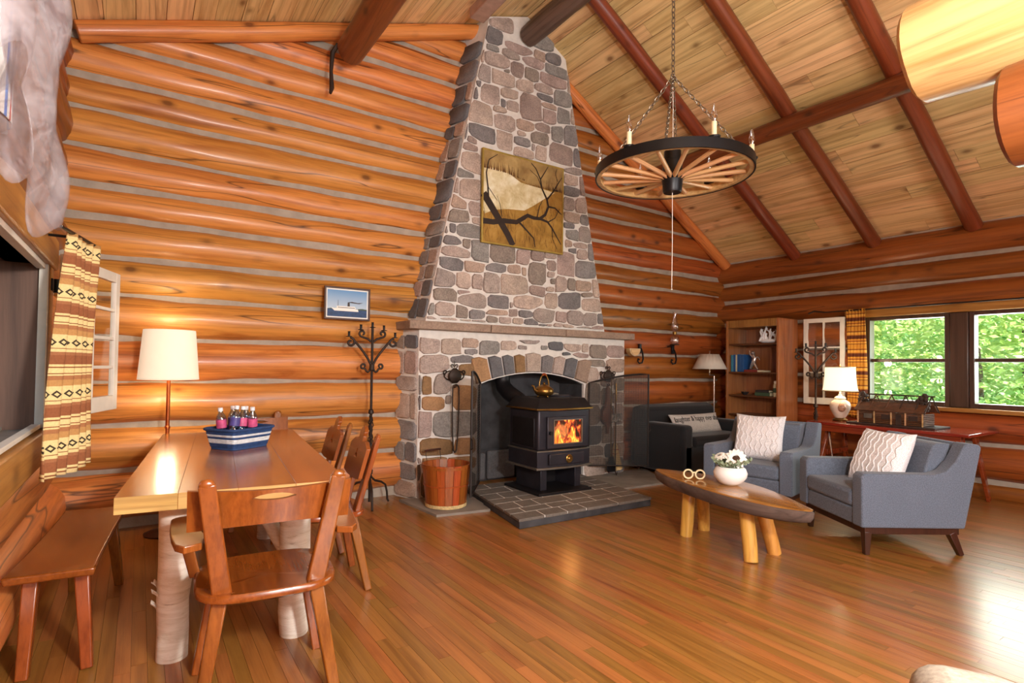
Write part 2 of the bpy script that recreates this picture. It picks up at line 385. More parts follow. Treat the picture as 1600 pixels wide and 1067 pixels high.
def fire():
    t = NT('fire'); v = t.coords((1, 1, 1), False); v = t.coords((1, 1, .45), False); n = t.noise(v, 17, 5, .6, 1.0)
    c = t.ramp(n, [(.42, (.004, .002, .001, 1)), (.50, (.30, .025, .01, 1)), (.58, (.9, .2, .02, 1)), (.68, (1, .6, .08, 1))])
    t.col(t.ramp(n, [(0, (.02, .01, .01, 1)), (1, (.04, .02, .01, 1))])); t.l(c, t.b.inputs['Emission Color']); t.set(Emission_Strength=1.3, Roughness=.2); M['fire'] = t.m
fire()
def birch():
    t = NT('birch_bark'); v = t.coords((1, 1, 5.5)); n1 = t.noise(v, 7, 5, .7, .6); n2 = t.noise(t.coords((1, 1, 1)), 3, 3)
    c = t.ramp(n1, [(.28, lin('#8a7460')), (.38, lin('#dcd2c2')), (.6, lin('#f2ede4')), (.75, lin('#dacfbe'))])
    t.col(t.mix(.35, c, t.ramp(n2, [(.35, lin('#c9a884')), (.6, (1, 1, 1, 1))]), 'MULTIPLY')); t.set(Roughness=.75); t.bump(n1, .4, .006); M['birch_bark'] = t.m
birch()
def canvas():
    t = NT('canvas_field'); v = t.coords((1, 1, 1), False); n = t.noise(v, 5, 7, .65, .4)
    t.col(t.ramp(n, [(.3, lin('#7c5a20')), (.5, lin('#a57c34')), (.7, lin('#b8924a'))])); t.set(Roughness=.5); M['canvas_field'] = t.m
    t = NT('canvas_snow'); v = t.coords((1, 1, 1), False); n = t.noise(v, 6, 7, .65, .4)
    t.col(t.ramp(n, [(.3, lin('#b9a26a')), (.5, lin('#dccfa6')), (.65, lin('#f0ead2'))])); t.set(Roughness=.5); M['canvas_snow'] = t.m
    t = NT('canvas_sky'); v = t.coords((1, 1, 1), False); n = t.noise(v, 4, 5, .6, .4)
    t.col(t.ramp(n, [(.3, lin('#7d6038')), (.5, lin('#a08350')), (.7, lin('#bda06a'))])); t.set(Roughness=.5); M['canvas_sky'] = t.m
    t = NT('ship_sky'); tc = t.n('TexCoord'); sp = t.n('SeparateXYZ'); t.l(tc.outputs['Object'], sp.inputs[0])
    t.col(t.ramp(t.math('ADD', t.math('MULTIPLY', sp.outputs['Z'], 3.5), .5), [(.1, lin('#c9d6dd')), (.9, lin('#5b8ec0'))])); t.set(Roughness=.4); M['ship_sky'] = t.m
canvas()
def leaves(key, a, b, c):
    t = NT(key); oi = t.n('NewGeometry') if False else None
    v = t.coords((1, 1, 1), False); n = t.noise(v, 1.4, 4, .7); n2 = t.noise(v, 11, 2)
    col = t.mix(.5, t.ramp(n, [(.32, lin(a)), (.5, lin(b)), (.68, lin(c))]), t.ramp(n2, [(.3, (.6, .62, .55, 1)), (.7, (1.25, 1.25, 1.15, 1))]), 'MULTIPLY')
    t.col(col); t.set(Roughness=.6)
    out = t.t.nodes['Material Output']; tl = t.n('BsdfTranslucent'); t.l(col, tl.inputs[0]); mx = t.n('MixShader'); mx.inputs[0].default_value = .45
    t.l(t.b.outputs[0], mx.inputs[1]); t.l(tl.outputs[0], mx.inputs[2]); t.l(mx.outputs[0], out.inputs[0]); M[key] = t.m
leaves('leaves', '#7fa653', '#aecb78', '#dde6a4'); leaves('undergrowth', '#6fa866', '#9cc888', '#cfe0a8')
plain('forest_floor', '#7e9a5c', .95, var=.35, nscale=1.5)

# ================================================================== THE SETTING
D, W, XL = 5.22, 7.43, -0.54
def ceil_z(x): return min(3.965 + .345*x, 2.9 + .58*(7.43 - x))
RX, RZ = 3.507, 5.175
Y0 = -2.6
def make_log(name, p0, p1, r0, r1, mat, parent, n=16, seg=22, wob=.07, seed=0, caps=None):
    p0, p1 = Vector(p0), Vector(p1); d = p1-p0; L = d.length; rings = []
    for k in range(seg+1):
        t = k/seg; x = (t-.5)*L; r = r0 + (r1-r0)*t
        oy = mnoise.noise(Vector((x*.9, seed*3.1, 0)))*wob*r; oz = mnoise.noise(Vector((x*.9, seed*3.1, 9)))*wob*r
        rings.append([(x, oy + r*(1+.10*mnoise.noise(Vector((x*2.6, math.cos(a)*1.3, seed*5.3+math.sin(a)*1.3))))*math.cos(a),
                          oz + r*(1+.10*mnoise.noise(Vector((x*2.6, math.cos(a)*1.3, seed*5.3+math.sin(a)*1.3))))*math.sin(a)) for a in [2*PI*i/n for i in range(n)]])
    g = G(); g.ring_strip(rings, False)
    for ri, sg in ((0, -1), (len(rings)-1, 1)):          # softly rounded cut ends
        ring = rings[ri]; rr = r0 if ri == 0 else r1
        c = Vector((sum(p[0] for p in ring)/n, sum(p[1] for p in ring)/n, sum(p[2] for p in ring)/n))
        in1 = [tuple(c + (Vector(p)-c)*.9 + Vector((sg*rr*.09, 0, 0))) for p in ring]
        if caps: g.ring_strip([ring, in1], False); g.cur = 1; g.add(in1, [tuple(range(n))]); g.cur = 0
        else: g.ring_strip([ring, in1], False); g.add(in1, [tuple(range(n))])
    o = g.build(name, [mat, caps] if caps else mat, parent, smooth=50)
    o.location = (p0+p1)/2; o.rotation_euler = d.to_track_quat('X', 'Z').to_euler(); return o

# ---- floor
fl = structure('floor', 'narrow strip hardwood floor running toward the stone fireplace', G().span((-.75, Y0, -.2), (W+.3, 5.5, -.012)).mesh('floor', 'dark_leg'))
BW = .06; boards = []
rb = random.Random(3)
for c in range(int((W+.1+.56)/BW)+1):
    x = -.54 + c*BW + BW/2; y = Y0 - rb.random()
    while y < 5.35:
        L = rb.choice((.6, .9, 1.2, 1.5, 1.8)); boards.append((x, y, L)); y += L
inv = cam.matrix_world.inverted()
def in_view(p):
    q = inv @ Vector(p); d = -q.z
    if d < .2: return None
    u = 780.35 + 863*q.x/d; v = 551.8 - 863*q.y/d
    return d if (-60 < u < 1660 and v < 1130) else None
rank = []
for b in boards:
    ds = [in_view((b[0], b[1]+b[2]*k, 0)) for k in (.1, .5, .9)]; ds = [d for d in ds if d]
    rank.append((sum(ds)/len(ds) if ds else 99, b))
rank.sort(key=lambda t: t[0])
bmesh_cache = {}
for L in (.6, .9, 1.2, 1.5, 1.8):
    bmesh_cache[L] = G().box((0, 0, -.006), (BW-.0012, L-.0012, .012)).mesh('floor_board', 'floor_board', 0)
rest = G()
for i, (d, (x, y, L)) in enumerate(rank):
    z = rb.uniform(-.0005, .0005)
    if i < 300:
        o = bpy.data.objects.new('floor_board', bmesh_cache[L]); C.objects.link(o); o.parent = fl; o.location = (x, y+L/2, z)
    else: rest.box((x, y+L/2, -.006+z), (BW-.0012, L-.0012, .012))
tag(rest.build('far_floor_boards', 'floor_board', fl, smooth=0), kind='stuff')

# ---- back wall: chinking slab with a gable, log courses on both sides of the chimney
CH = [.06, .45, .80, 1.14, 1.48, 1.81, 2.11, 2.40, 2.65, 2.92, 3.23, 3.48, 3.76, 4.03, 4.30, 4.57, 4.84, 5.1]
def chim_l(z): return 2.15 if z < 1.66 else 2.2 + (2.87-2.2)*(z-1.66)/(4.9-1.66)
def chim_r(z): return 5.04 if z < 1.66 else 4.72 + (4.06-4.72)*(z-1.66)/(4.9-1.66)
gp = [(XL-.2, -.1), (2.75, -.1), (2.75, 1.45), (4.5, 1.45), (4.5, -.1), (W+.2, -.1), (W+.2, ceil_z(W+.2)), (RX, RZ), (XL-.2, ceil_z(XL-.2))]
wb = structure('wall_back', 'gable end wall of horizontal orange logs with pale chinking behind the chimney', G().prism(gp, .25, lambda a, b, d: (a, D+d, b)).mesh('wall_back', 'chink'))
rl = random.Random(11)
for k in range(len(CH)-1):
    z0, z1 = CH[k], CH[k+1]; z = (z0+z1)/2; r = (z1-z0)/2*.985
    xl = max(XL-.12, (z-3.965)/.345 - .15); xr = min(W+.12, 7.43-(z-2.9)/.58 + .15)
    a, b = (r*.96, r*1.03) if k % 2 else (r*1.03, r*.96)
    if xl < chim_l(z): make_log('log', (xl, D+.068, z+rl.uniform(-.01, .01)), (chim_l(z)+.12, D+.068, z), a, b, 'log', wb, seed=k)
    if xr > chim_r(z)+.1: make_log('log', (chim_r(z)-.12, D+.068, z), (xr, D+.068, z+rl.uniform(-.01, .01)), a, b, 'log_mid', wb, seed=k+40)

# ---- left wall with its window opening
LZ0, LZ1, LY0, LY1 = .98, 1.78, 1.75, 3.50
g = G(); zt = ceil_z(XL)
g.span((XL-.25, Y0, -.1), (XL, 5.4, LZ0)); g.span((XL-.25, Y0, LZ1), (XL, 5.4, zt)); g.span((XL-.25, Y0, LZ0), (XL, LY0, LZ1)); g.span((XL-.25, LY1, LZ0), (XL, 5.4, LZ1))
wl = structure('wall_left', 'long side wall of stacked logs with a window above the bench', g.mesh('wall_left', 'chink'))
for k in range(len(CH)-1):
    z0, z1 = CH[k]-.03, CH[k+1]-.03; z = (z0+z1)/2; r = (z1-z0)/2*1.0
    if z > zt: break
    mat = 'log_red' if z > 1.9 else 'log'
    if .85 < z < 1.78:
        make_log('log', (XL-.07, Y0, z), (XL-.07, LY0-.06, z), r, r, mat, wl, seed=k+70)
        make_log('log', (XL-.07, LY1+.06, z), (XL-.07, 5.33, z), r, r, mat, wl, seed=k+71)
    else: make_log('log', (XL-.07, Y0, z), (XL-.07, 5.33, z+.01), r, r*1.02, mat, wl, seed=k+72)

# ---- wall behind the camera
wf = structure('wall_front', 'plain chinked log wall behind the camera', G().span((XL-.25, Y0-.25, -.1), (W+.25, Y0, 5.3)).mesh('wall_front', 'log_mid'))
# ---- right wall with the wide window
RZ0, RZ1, RY0, RY1 = .92, 1.95, .42, 3.22
g = G(); zt = ceil_z(W)
g.span((W, Y0, -.1), (W+.25, 5.4, RZ0)); g.span((W, Y0, RZ1), (W+.25, 5.4, zt+.12)); g.span((W, Y0, RZ0), (W+.25, RY0, RZ1)); g.span((W, RY1, RZ0), (W+.25, 5.4, RZ1))
wr = structure('wall_right', 'red-brown log wall with the wide double window', g.mesh('wall_right', 'chink'))
CR = [-.05, .17, .55, .90, 1.24, 1.58, 1.95, 2.29, 2.56, 2.90]
for k in range(len(CR)-1):
    z0, z1 = CR[k], CR[k+1]; z = (z0+z1)/2; r = (z1-z0)/2*.98
    if RZ0 < z < RZ1: make_log('log', (W+.068, RY1+.05, z), (W+.068, 5.33, z), r, r, 'log_red', wr, seed=k+90); make_log('log', (W+.068, Y0, z), (W+.068, RY0-.05, z), r, r, 'log_red', wr, seed=k+91)
    else: make_log('log', (W+.068, Y0, z), (W+.068, 5.33, z+.005), r*1.02, r*.97, 'log_red', wr, seed=k+95)

# ---- ceiling: backing, planks along the room, pole rafters, purlins, ridge log
g = G()
def slope_pt(side, s, off=0):      # s metres down the slope from the ridge, off metres out (up) of the plane
    m = .58 if side > 0 else -.345; d = Vector((1, 0, -m)) if side > 0 else Vector((-1, 0, m)); d.normalize()
    nrm = Vector((-d.z, 0, d.x)) if side > 0 else Vector((d.z, 0, -d.x))
    if nrm.z < 0: nrm = -nrm
    return Vector((RX, 0, RZ)) + d*s + nrm*off, d, nrm
SL = {1: 4.85, -1: 4.5}
for side in (1, -1):
    p0, d, nrm = slope_pt(side, -.02, .03); p1 = slope_pt(side, SL[side], .03)[0]
    rings = [[p0, p1, p1+nrm*.05, p0+nrm*.05]]
    g.ring_strip([[Vector((p.x, y, p.z)) for p in rings[0]] for y in (Y0, 5.5)])
ce = structure('ceiling', 'sloped ceiling of knotty planks over pole rafters', g.mesh('ceiling', 'dark_leg'))
rc = random.Random(5)
for side in (1, -1):
    s = 0.0
    while s < SL[side]-.05:
        wdt = rc.choice((.17, .19, .21)); y = 5.48; lens = [rc.uniform(1.6, 4.2), 20]
        for L in lens:
            ya = max(Y0, y-L); mid, d, nrm = slope_pt(side, s+wdt/2, .014+rc.uniform(-.002, .002))
            o = G().box((0, 0, 0), (wdt-.005, y-ya-.003, .026)).build('plank', 'plank_ceiling', ce, smooth=0)
            o.location = (mid.x, (y+ya)/2, mid.z); o.rotation_euler = (0, -math.atan2(d.z, d.x) if side > 0 else -math.atan2(-d.z, -d.x), 0); y = ya
            if y <= Y0+.01: break
        s += wdt
for i, y in enumerate((5.10, 4.05, 3.09, 2.14, 1.18, .2, -.8, -1.8)):
    for side, rr in ((1, .072), (-1, .075)):
        if side < 0 and y > 3.5 and y < 5: continue
        a = slope_pt(side, .06, -rr)[0]; b = slope_pt(side, 4.62 if side > 0 else 4.2, -rr)[0]
        make_log('rafter', (a.x, y, a.z), (b.x, y, b.z), rr, rr*1.05, 'log' if (y > 5) else 'rafter', ce, n=12, seed=i*2+side, wob=.12)
make_log('ridge_log', (3.50, 4.86, 4.93), (3.50, Y0, 4.97), .115, .125, 'beam_dark', ce, n=14, seed=201)
make_log('purlin', (5.50, 5.15, 3.80), (5.50, Y0, 3.82), .085, .105, 'rafter', ce, n=14, seed=202, wob=.2)
make_log('purlin', (1.55, 4.93, 4.16), (1.50, Y0, 4.24), .125, .14, 'rafter', ce, n=16, seed=203)
g = G(); g.bar((2.78, 4.78, 4.86), (2.74, Y0, 4.90), .17, .13); g.build('hewn_beam', 'beam_pink', ce, bevel=.012)
g = G(); g.tube([(1.44, 4.96, 4.2), (1.40, 4.99, 4.12), (1.39, 4.99, 3.95), (1.40, 4.99, 3.80), (1.385, 4.98, 3.74)], .02, 6, [.018, .022, .016, .022, .012]); g.build('iron_strap', 'iron', ce)

# ---- heavy log ends of the loft partition close to the camera
lw = structure('wall_loft', 'pale varnished log ends of the loft partition, top right near the camera')
make_log('log', (2.44, .86, 2.50), (2.44, -1.6, 2.52), .185, .21, 'pale_log', lw, n=24, seed=301, caps='table_edge')
make_log('log', (2.44, .60, 2.16), (2.44, -1.6, 2.16), .165, .18, 'rafter', lw, n=24, seed=302, caps='table_edge')
make_log('log', (2.44, -.35, 1.83), (2.44, -1.6, 1.83), .165, .165, 'pale_log', lw, n=20, seed=303, caps='table_edge')

# ---- fireplace
fp = thing('fireplace', 'tall tapering fieldstone chimney with arched fireplace opening and pale mortar', 'fireplace')
FY = 4.90
arch = [(2.93, -.02), (2.93, 1.10)] + [(2.93+(4.38-2.93)*t, 1.10 + .13*math.sin(PI*t)**.8) for t in [i/12 for i in range(1, 12)]] + [(4.38, 1.10), (4.38, -.02)]
def front_l(z): return chim_l(z) + .11
def cheek_x(y, z): return front_l(z) + (-.095 if z < 1.66 else -.05 - .035*(z-1.66)/3.2)*(y-FY)/.32
poly = [(2.26, -.02)] + arch + [(5.04, -.02), (5.04, 1.66), (2.26, 1.66)]
g = G(); g.prism(poly, .5, lambda a, b, d: (a, FY+d, b)); g.prism([(2.262, FY), (2.262, 5.38), (cheek_x(5.38, 1), 5.38)], 1.68, lambda a, b, d: (a, b, -.02+d))
upz = [1.66, 4.93]
f_ = [(front_l(1.67), FY, 1.66), (chim_r(1.67), FY, 1.66), (4.04, FY, 4.92), (3.51, FY, 5.165), (3.01, FY, 4.99)]
b_ = [(cheek_x(5.35, z) if x < 3.4 else x, 5.35, z) for x, y, z in f_]
g.ring_strip([f_, b_]); g.build('masonry', 'mortar', fp, smooth=0)
g = G(); g.span((2.88, 5.36, 0), (4.43, 5.5, 1.4)); g.span((2.88, 4.95, 1.26), (4.43, 5.45, 1.5)); g.build('firebox', 'soot', fp, smooth=0)
g = G(); g.span((2.931, 4.93, 0), (2.94, 5.36, 1.12)); g.span((4.37, 4.93, 0), (4.379, 5.36, 1.12)); g.prism([(2.935+1.44*i/14, 1.095+.13*max(0, math.sin(PI*i/14))**.8) for i in range(15)]+[(4.375-1.44*i/14, 1.102+.13*max(0, math.sin(PI*(1-i/14)))**.8) for i in range(15)], .43, lambda a, b, d: (a, 4.93+d, b)); g.build('lining', 'soot', fp, smooth=0)
g = G(); g.span((2.94, 5.34, .36), (4.37, 5.36, 1.22)); g.build('fireback_panel', 'soot', fp, smooth=0)
def stone_cells(seeds, outline, infl=1.22, gap=.013):
    """packed rubble: each traced stone box is grown, cut back at its neighbours, then softened"""
    cells = []
    def clip(poly, n, c):
        out = []
        for i in range(len(poly)):
            p, q = poly[i], poly[(i+1) % len(poly)]; dp = n[0]*p[0]+n[1]*p[1]-c; dq = n[0]*q[0]+n[1]*q[1]-c
            if dp <= 0: out.append(p)
            if dp*dq < 0: t = dp/(dp-dq); out.append((p[0]+(q[0]-p[0])*t, p[1]+(q[1]-p[1])*t))
        return out
    rs = random.Random(21)
    for i, (x, z, w_, h) in enumerate(seeds):
        w2, h2 = w_*infl/2, h*infl/2; ch = .28*min(w2, h2)
        poly = [(x-w2+ch*rs.random(), z-h2+ch*rs.random()*.4), (x, z-h2-.2*ch*rs.random()), (x+w2-ch*rs.random(), z-h2+ch*rs.random()*.4), (x+w2+.3*ch*rs.random(), z), (x+w2-ch*rs.random(), z+h2-ch*rs.random()*.4), (x, z+h2+.2*ch*rs.random()), (x-w2+ch*rs.random(), z+h2-ch*rs.random()*.4), (x-w2-.3*ch*rs.random(), z)]
        for j, (x2, z2, w3, h3) in enumerate(seeds):
            if j == i: continue
            dx, dz = x2-x, z2-z
            if abs(dx) > (w_+w3)*.8 or abs(dz) > (h+h3)*.8: continue
            ox = abs(dx)/((w_+w3)/2); oz = abs(dz)/((h+h3)/2)           # which side they face each other on
            if ox > oz: n = (math.copysign(1, dx), .35*dz/max(abs(dx), .02)*min(1, oz))
            else: n = (.35*dx/max(abs(dz), .02)*min(1, ox), math.copysign(1, dz))
            L = math.hypot(*n); n = (n[0]/L, n[1]/L)
            if ox > oz: bx, bz = x+dx*w_/(w_+w3), z+dz*w_/(w_+w3)
            else: bx, bz = x+dx*h/(h+h3), z+dz*h/(h+h3)
            poly = clip(poly, n, n[0]*bx+n[1]*bz-gap/2)
            if len(poly) < 3: break
        for (n, c) in outline: poly = clip(poly, n, c)
        if len(poly) < 3: continue
        pl = []
        for p in poly:
            if not pl or math.hypot(p[0]-pl[-1][0], p[1]-pl[-1][1]) > .008: pl.append(p)
        poly = pl
        if len(poly) < 3: continue
        for _ in range(1):
            q = []
            for k in range(len(poly)):
                a, b = poly[k], poly[(k+1) % len(poly)]
                q += [(a[0]*.8+b[0]*.2, a[1]*.8+b[1]*.2), (a[0]*.2+b[0]*.8, a[1]*.2+b[1]*.8)]
            poly = q
        poly = [(p[0]+rs.uniform(-.004, .004), p[1]+rs.uniform(-.004, .004)) for p in poly]
        cx, cz = sum(p[0] for p in poly)/len(poly), sum(p[1] for p in poly)/len(poly)
        area = abs(sum(poly[k][0]*poly[(k+1) % len(poly)][1]-poly[(k+1) % len(poly)][0]*poly[k][1] for k in range(len(poly))))/2
        if area < .0012: continue
        cells.append((i, poly, cx, cz))
    return cells
def put_stones(cells, seeds, fn, mat_of):
    rs = random.Random(33)
    for i, poly, cx, cz in cells:
        h = rs.uniform(.012, .026); g = G()
        c0 = fn(cx, cz, 0)
        rings = [[Vector(fn(cx+(a-cx)*k, cz+(b-cz)*k, e))-Vector(c0) for a, b in poly] for k, e in ((1.0, -.006), (.985, h*.55), (.93, h))]
        g.ring_strip(rings); o = g.build('stone', mat_of(i, cx, cz, rs), fp, smooth=50); o.location = c0
SU, SLo, SA = [[tuple(map(float, t.split(","))) for t in s_.split()] for s_ in (
"3.154,4.972,0.269,0.135 3.012,4.774,0.342,0.171 2.888,4.586,0.117,0.206 3.06,4.664,0.138,0.081 3.398,4.75,0.355,0.093 3.278,4.658,0.227,0.088 3.108,4.549,0.325,0.153 3.365,4.529,0.158,0.176 3.581,4.67,0.303,0.105 3.669,4.774,0.154,0.091 3.859,4.803,0.199,0.113 3.718,4.952,0.259,0.162 3.901,4.667,0.281,0.134 3.583,4.539,0.177,0.13 3.856,4.552,0.345,0.143 3.199,4.383,0.271,0.183 3.239,4.467,0.071,0.044 2.895,4.36,0.245,0.178 2.885,4.241,0.067,0.056 3.028,4.16,0.239,0.189 3.472,4.382,0.223,0.128 3.732,4.422,0.247,0.101 4.135,4.608,0.097,0.22 3.261,4.233,0.202,0.111 4.041,4.381,0.315,0.166 3.767,4.321,0.209,0.091 2.793,4.151,0.142,0.167 3.197,4.108,0.071,0.077 3.317,4.123,0.168,0.111 3.551,4.143,0.276,0.298 3.814,4.25,0.197,0.071 2.876,3.933,0.338,0.221 3.151,4.032,0.158,0.07 3.818,4.118,0.164,0.161 4.026,4.184,0.162,0.164 4.202,4.223,0.111,0.178 3.226,3.914,0.254,0.163 3.487,3.951,0.238,0.134 3.723,3.993,0.205,0.103 2.936,3.73,0.278,0.159 3.436,3.838,0.104,0.061 3.681,3.847,0.29,0.136 2.712,3.713,0.097,0.187 2.812,3.624,0.099,0.063 3.223,3.716,0.187,0.174 3.462,3.761,0.237,0.111 3.94,3.963,0.167,0.174 4.157,3.991,0.236,0.225 2.74,3.553,0.243,0.093 3.596,3.734,0.057,0.067 3.484,3.645,0.252,0.1 3.706,3.694,0.16,0.148 3.989,3.746,0.352,0.198 4.256,3.762,0.144,0.191 2.822,3.399,0.21,0.199 2.627,3.405,0.083,0.164 2.684,3.26,0.264,0.098 4.211,3.581,0.302,0.071 2.59,3.138,0.142,0.153 2.808,3.116,0.246,0.198 4.153,3.459,0.181,0.118 4.333,3.433,0.13,0.191 4.174,3.341,0.252,0.118 2.599,2.958,0.272,0.117 2.859,2.922,0.143,0.133 4.129,3.178,0.162,0.149 4.327,3.201,0.215,0.172 2.664,2.813,0.276,0.112 2.883,2.798,0.101,0.066 4.172,3.037,0.209,0.122 4.381,3.035,0.169,0.124 2.489,2.71,0.107,0.186 2.611,2.683,0.068,0.076 2.799,2.677,0.269,0.132 4.124,2.928,0.126,0.074 4.184,2.843,0.173,0.136 4.392,2.876,0.226,0.173 2.545,2.562,0.296,0.093 2.766,2.552,0.084,0.089 4.131,2.727,0.099,0.088 4.296,2.728,0.213,0.062 2.939,2.493,0.203,0.2 3.215,2.493,0.321,0.187 2.643,2.441,0.302,0.118 4.191,2.654,0.109,0.054 4.325,2.621,0.177,0.11 4.485,2.666,0.124,0.174 2.406,2.373,0.085,0.178 3.478,2.495,0.185,0.134 3.666,2.521,0.174,0.104 3.86,2.551,0.163,0.066 4.085,2.478,0.25,0.235 2.604,2.327,0.245,0.141 2.862,2.313,0.215,0.108 3.149,2.338,0.242,0.099 3.361,2.341,0.181,0.101 3.866,2.44,0.155,0.112 4.407,2.453,0.34,0.18 3.694,2.333,0.292,0.227 3.493,2.329,0.064,0.089 2.459,2.174,0.343,0.173 2.738,2.158,0.153,0.154 2.904,2.177,0.122,0.139 3.077,2.175,0.194,0.202 3.375,2.19,0.346,0.208 3.85,2.339,0.12,0.066 3.894,2.269,0.069,0.053 4.012,2.242,0.185,0.18 4.164,2.253,0.118,0.135 4.353,2.245,0.224,0.117 4.553,2.242,0.116,0.188 3.68,2.141,0.224,0.104 3.852,2.17,0.12,0.053 2.331,2.002,0.103,0.137 2.542,2.008,0.241,0.116 2.747,2.049,0.14,0.047 2.861,1.972,0.343,0.144 3.162,1.976,0.287,0.136 3.542,1.998,0.381,0.153 3.332,1.953,0.047,0.056 3.872,2.042,0.189,0.171 4.144,2.063,0.324,0.202 4.411,2.158,0.17,0.062 4.483,2.042,0.296,0.146 2.328,1.852,0.193,0.108 2.531,1.854,0.241,0.133 2.729,1.849,0.153,0.112 2.906,1.833,0.202,0.084 3.149,1.87,0.286,0.068 3.36,1.88,0.118,0.075 3.52,1.878,0.186,0.076 3.772,1.873,0.27,0.156 4.022,1.868,0.141,0.107 4.229,1.877,0.238,0.169 4.462,1.873,0.19,0.138 2.334,1.73,0.262,0.094 2.584,1.738,0.193,0.083 2.77,1.728,0.116,0.072 2.926,1.726,0.151,0.08 3.087,1.772,0.139,0.101 3.258,1.768,0.152,0.089 3.421,1.777,0.139,0.076 3.594,1.771,0.171,0.092 3.754,1.751,0.093,0.05 3.842,1.751,0.066,0.058 3.976,1.758,0.125,0.073 4.127,1.731,0.158,0.111 4.349,1.73,0.246,0.09 4.6,1.738,0.192,0.1 4.63,1.886,0.086,0.108",
"2.31,1.485,0.302,0.131 2.622,1.491,0.217,0.128 2.827,1.531,0.195,0.079 2.844,1.444,0.133,0.052 3.063,1.487,0.228,0.127 3.309,1.516,0.196,0.089 3.482,1.503,0.097,0.042 3.601,1.565,0.36,0.042 3.79,1.508,0.084,0.05 3.945,1.532,0.21,0.087 4.194,1.524,0.249,0.074 4.387,1.526,0.093,0.083 4.592,1.488,0.256,0.138 4.106,1.449,0.108,0.037 4.322,1.435,0.245,0.06 2.753,1.368,0.284,0.065 2.398,1.313,0.365,0.157 4.567,1.353,0.287,0.076 2.812,1.257,0.186,0.098 4.485,1.211,0.199,0.152 2.226,1.104,0.117,0.16 2.345,1.103,0.092,0.15 2.528,1.111,0.176,0.184 2.23,0.938,0.117,0.123 2.413,0.924,0.25,0.119 2.59,0.966,0.074,0.083 2.756,0.972,0.26,0.22 2.297,0.727,0.216,0.21 2.651,0.717,0.442,0.218 2.414,0.493,0.393,0.156 2.795,0.476,0.231,0.156 2.241,0.363,0.131,0.074 2.437,0.369,0.28,0.069 2.759,0.326,0.306,0.116 2.388,0.127,0.184,0.236 2.688,0.095,0.391,0.243 4.877,1.332,0.279,0.151 4.754,1.154,0.199,0.159 4.957,1.098,0.154,0.125 4.744,0.954,0.174,0.193 4.933,0.928,0.179,0.116 4.961,0.738,0.154,0.214 4.524,0.994,0.215,0.225 4.528,0.736,0.215,0.224 4.753,0.727,0.211,0.211 4.543,0.5,0.216,0.198 4.762,0.501,0.174,0.193 4.944,0.495,0.166,0.169 4.979,0.296,0.128,0.143 4.802,0.295,0.175,0.15 4.563,0.307,0.276,0.104 4.583,0.11,0.313,0.224 4.898,0.082,0.241,0.213 4.876,1.489,0.254,0.134",
"3.01,1.269,0.177,0.213 3.173,1.299,0.166,0.216 3.32,1.332,0.128,0.213 3.458,1.345,0.131,0.222 3.64,1.366,0.181,0.275 3.811,1.35,0.14,0.229 3.967,1.334,0.153,0.225 4.143,1.286,0.158,0.221 4.304,1.269,0.142,0.247")]

SLo += [(2.235, .30, .14, .22), (2.235, .085, .14, .17), (2.235, .50, .13, .10)]
def half(p, q, inside):            # half-plane through p,q keeping 'inside'
    n = (q[1]-p[1], -(q[0]-p[0])); c = n[0]*p[0]+n[1]*p[1]
    if n[0]*inside[0]+n[1]*inside[1]-c > 0: n = (-n[0], -n[1]); c = -c
    L = math.hypot(*n); return ((n[0]/L, n[1]/L), c/L)
up_out = [half((front_l(1.67)+.004, 1.66), (3.005, 4.95), (3.5, 3)), half((chim_r(1.67)-.004, 1.66), (4.035, 4.92), (3.5, 3)), half((0, 1.755), (1, 1.755), (3.5, 3)), half((2.9, 4.94), (3.5, 5.14), (3.5, 3)), half((4.03, 4.9), (3.5, 5.15), (3.5, 3))]
front = lambda a, b, d: (a, FY-d, b)
put_stones(stone_cells(SU, up_out), SU, front, lambda i, x, z, rs: 'stone')
lo_out = [half((2.265, 0), (2.265, 1), (3.5, 1)), half((5.035, 0), (5.035, 1), (3.5, 1)), half((0, 1.60), (1, 1.60), (3.5, 1)), half((0, .005), (1, .005), (3.5, 1))]
lo_pieces = []
pier = [s_ for s_ in SLo]
def lo_mat(i, x, z, rs): return rs.choice(['stone_tan', 'stone_brown', 'stone', 'stone']) if x < 2.95 and z < 1.35 else ('stone_dark' if rs.random() < .18 else 'stone')
left = [s_ for s_ in SLo if s_[0] < 3.0 and s_[1] < 1.30]; right = [s_ for s_ in SLo if s_[0] > 4.3 and s_[1] < 1.30]; top = [s_ for s_ in SLo if s_ not in left and s_ not in right]
put_stones([c for c in stone_cells(SLo+SA, lo_out+[half((2.915, 0), (2.915, 1), (2.5, 0))]) if c[0] < len(SLo) and SLo[c[0]] in left], SLo, front, lo_mat)
put_stones([c for c in stone_cells(SLo+SA, lo_out+[half((4.395, 0), (4.395, 1), (5, 0))]) if c[0] < len(SLo) and SLo[c[0]] in right], SLo, front, lo_mat)
put_stones([c for c in stone_cells(SLo+SA, lo_out) if c[0] < len(SLo) and SLo[c[0]] in top], SLo, front, lo_mat)
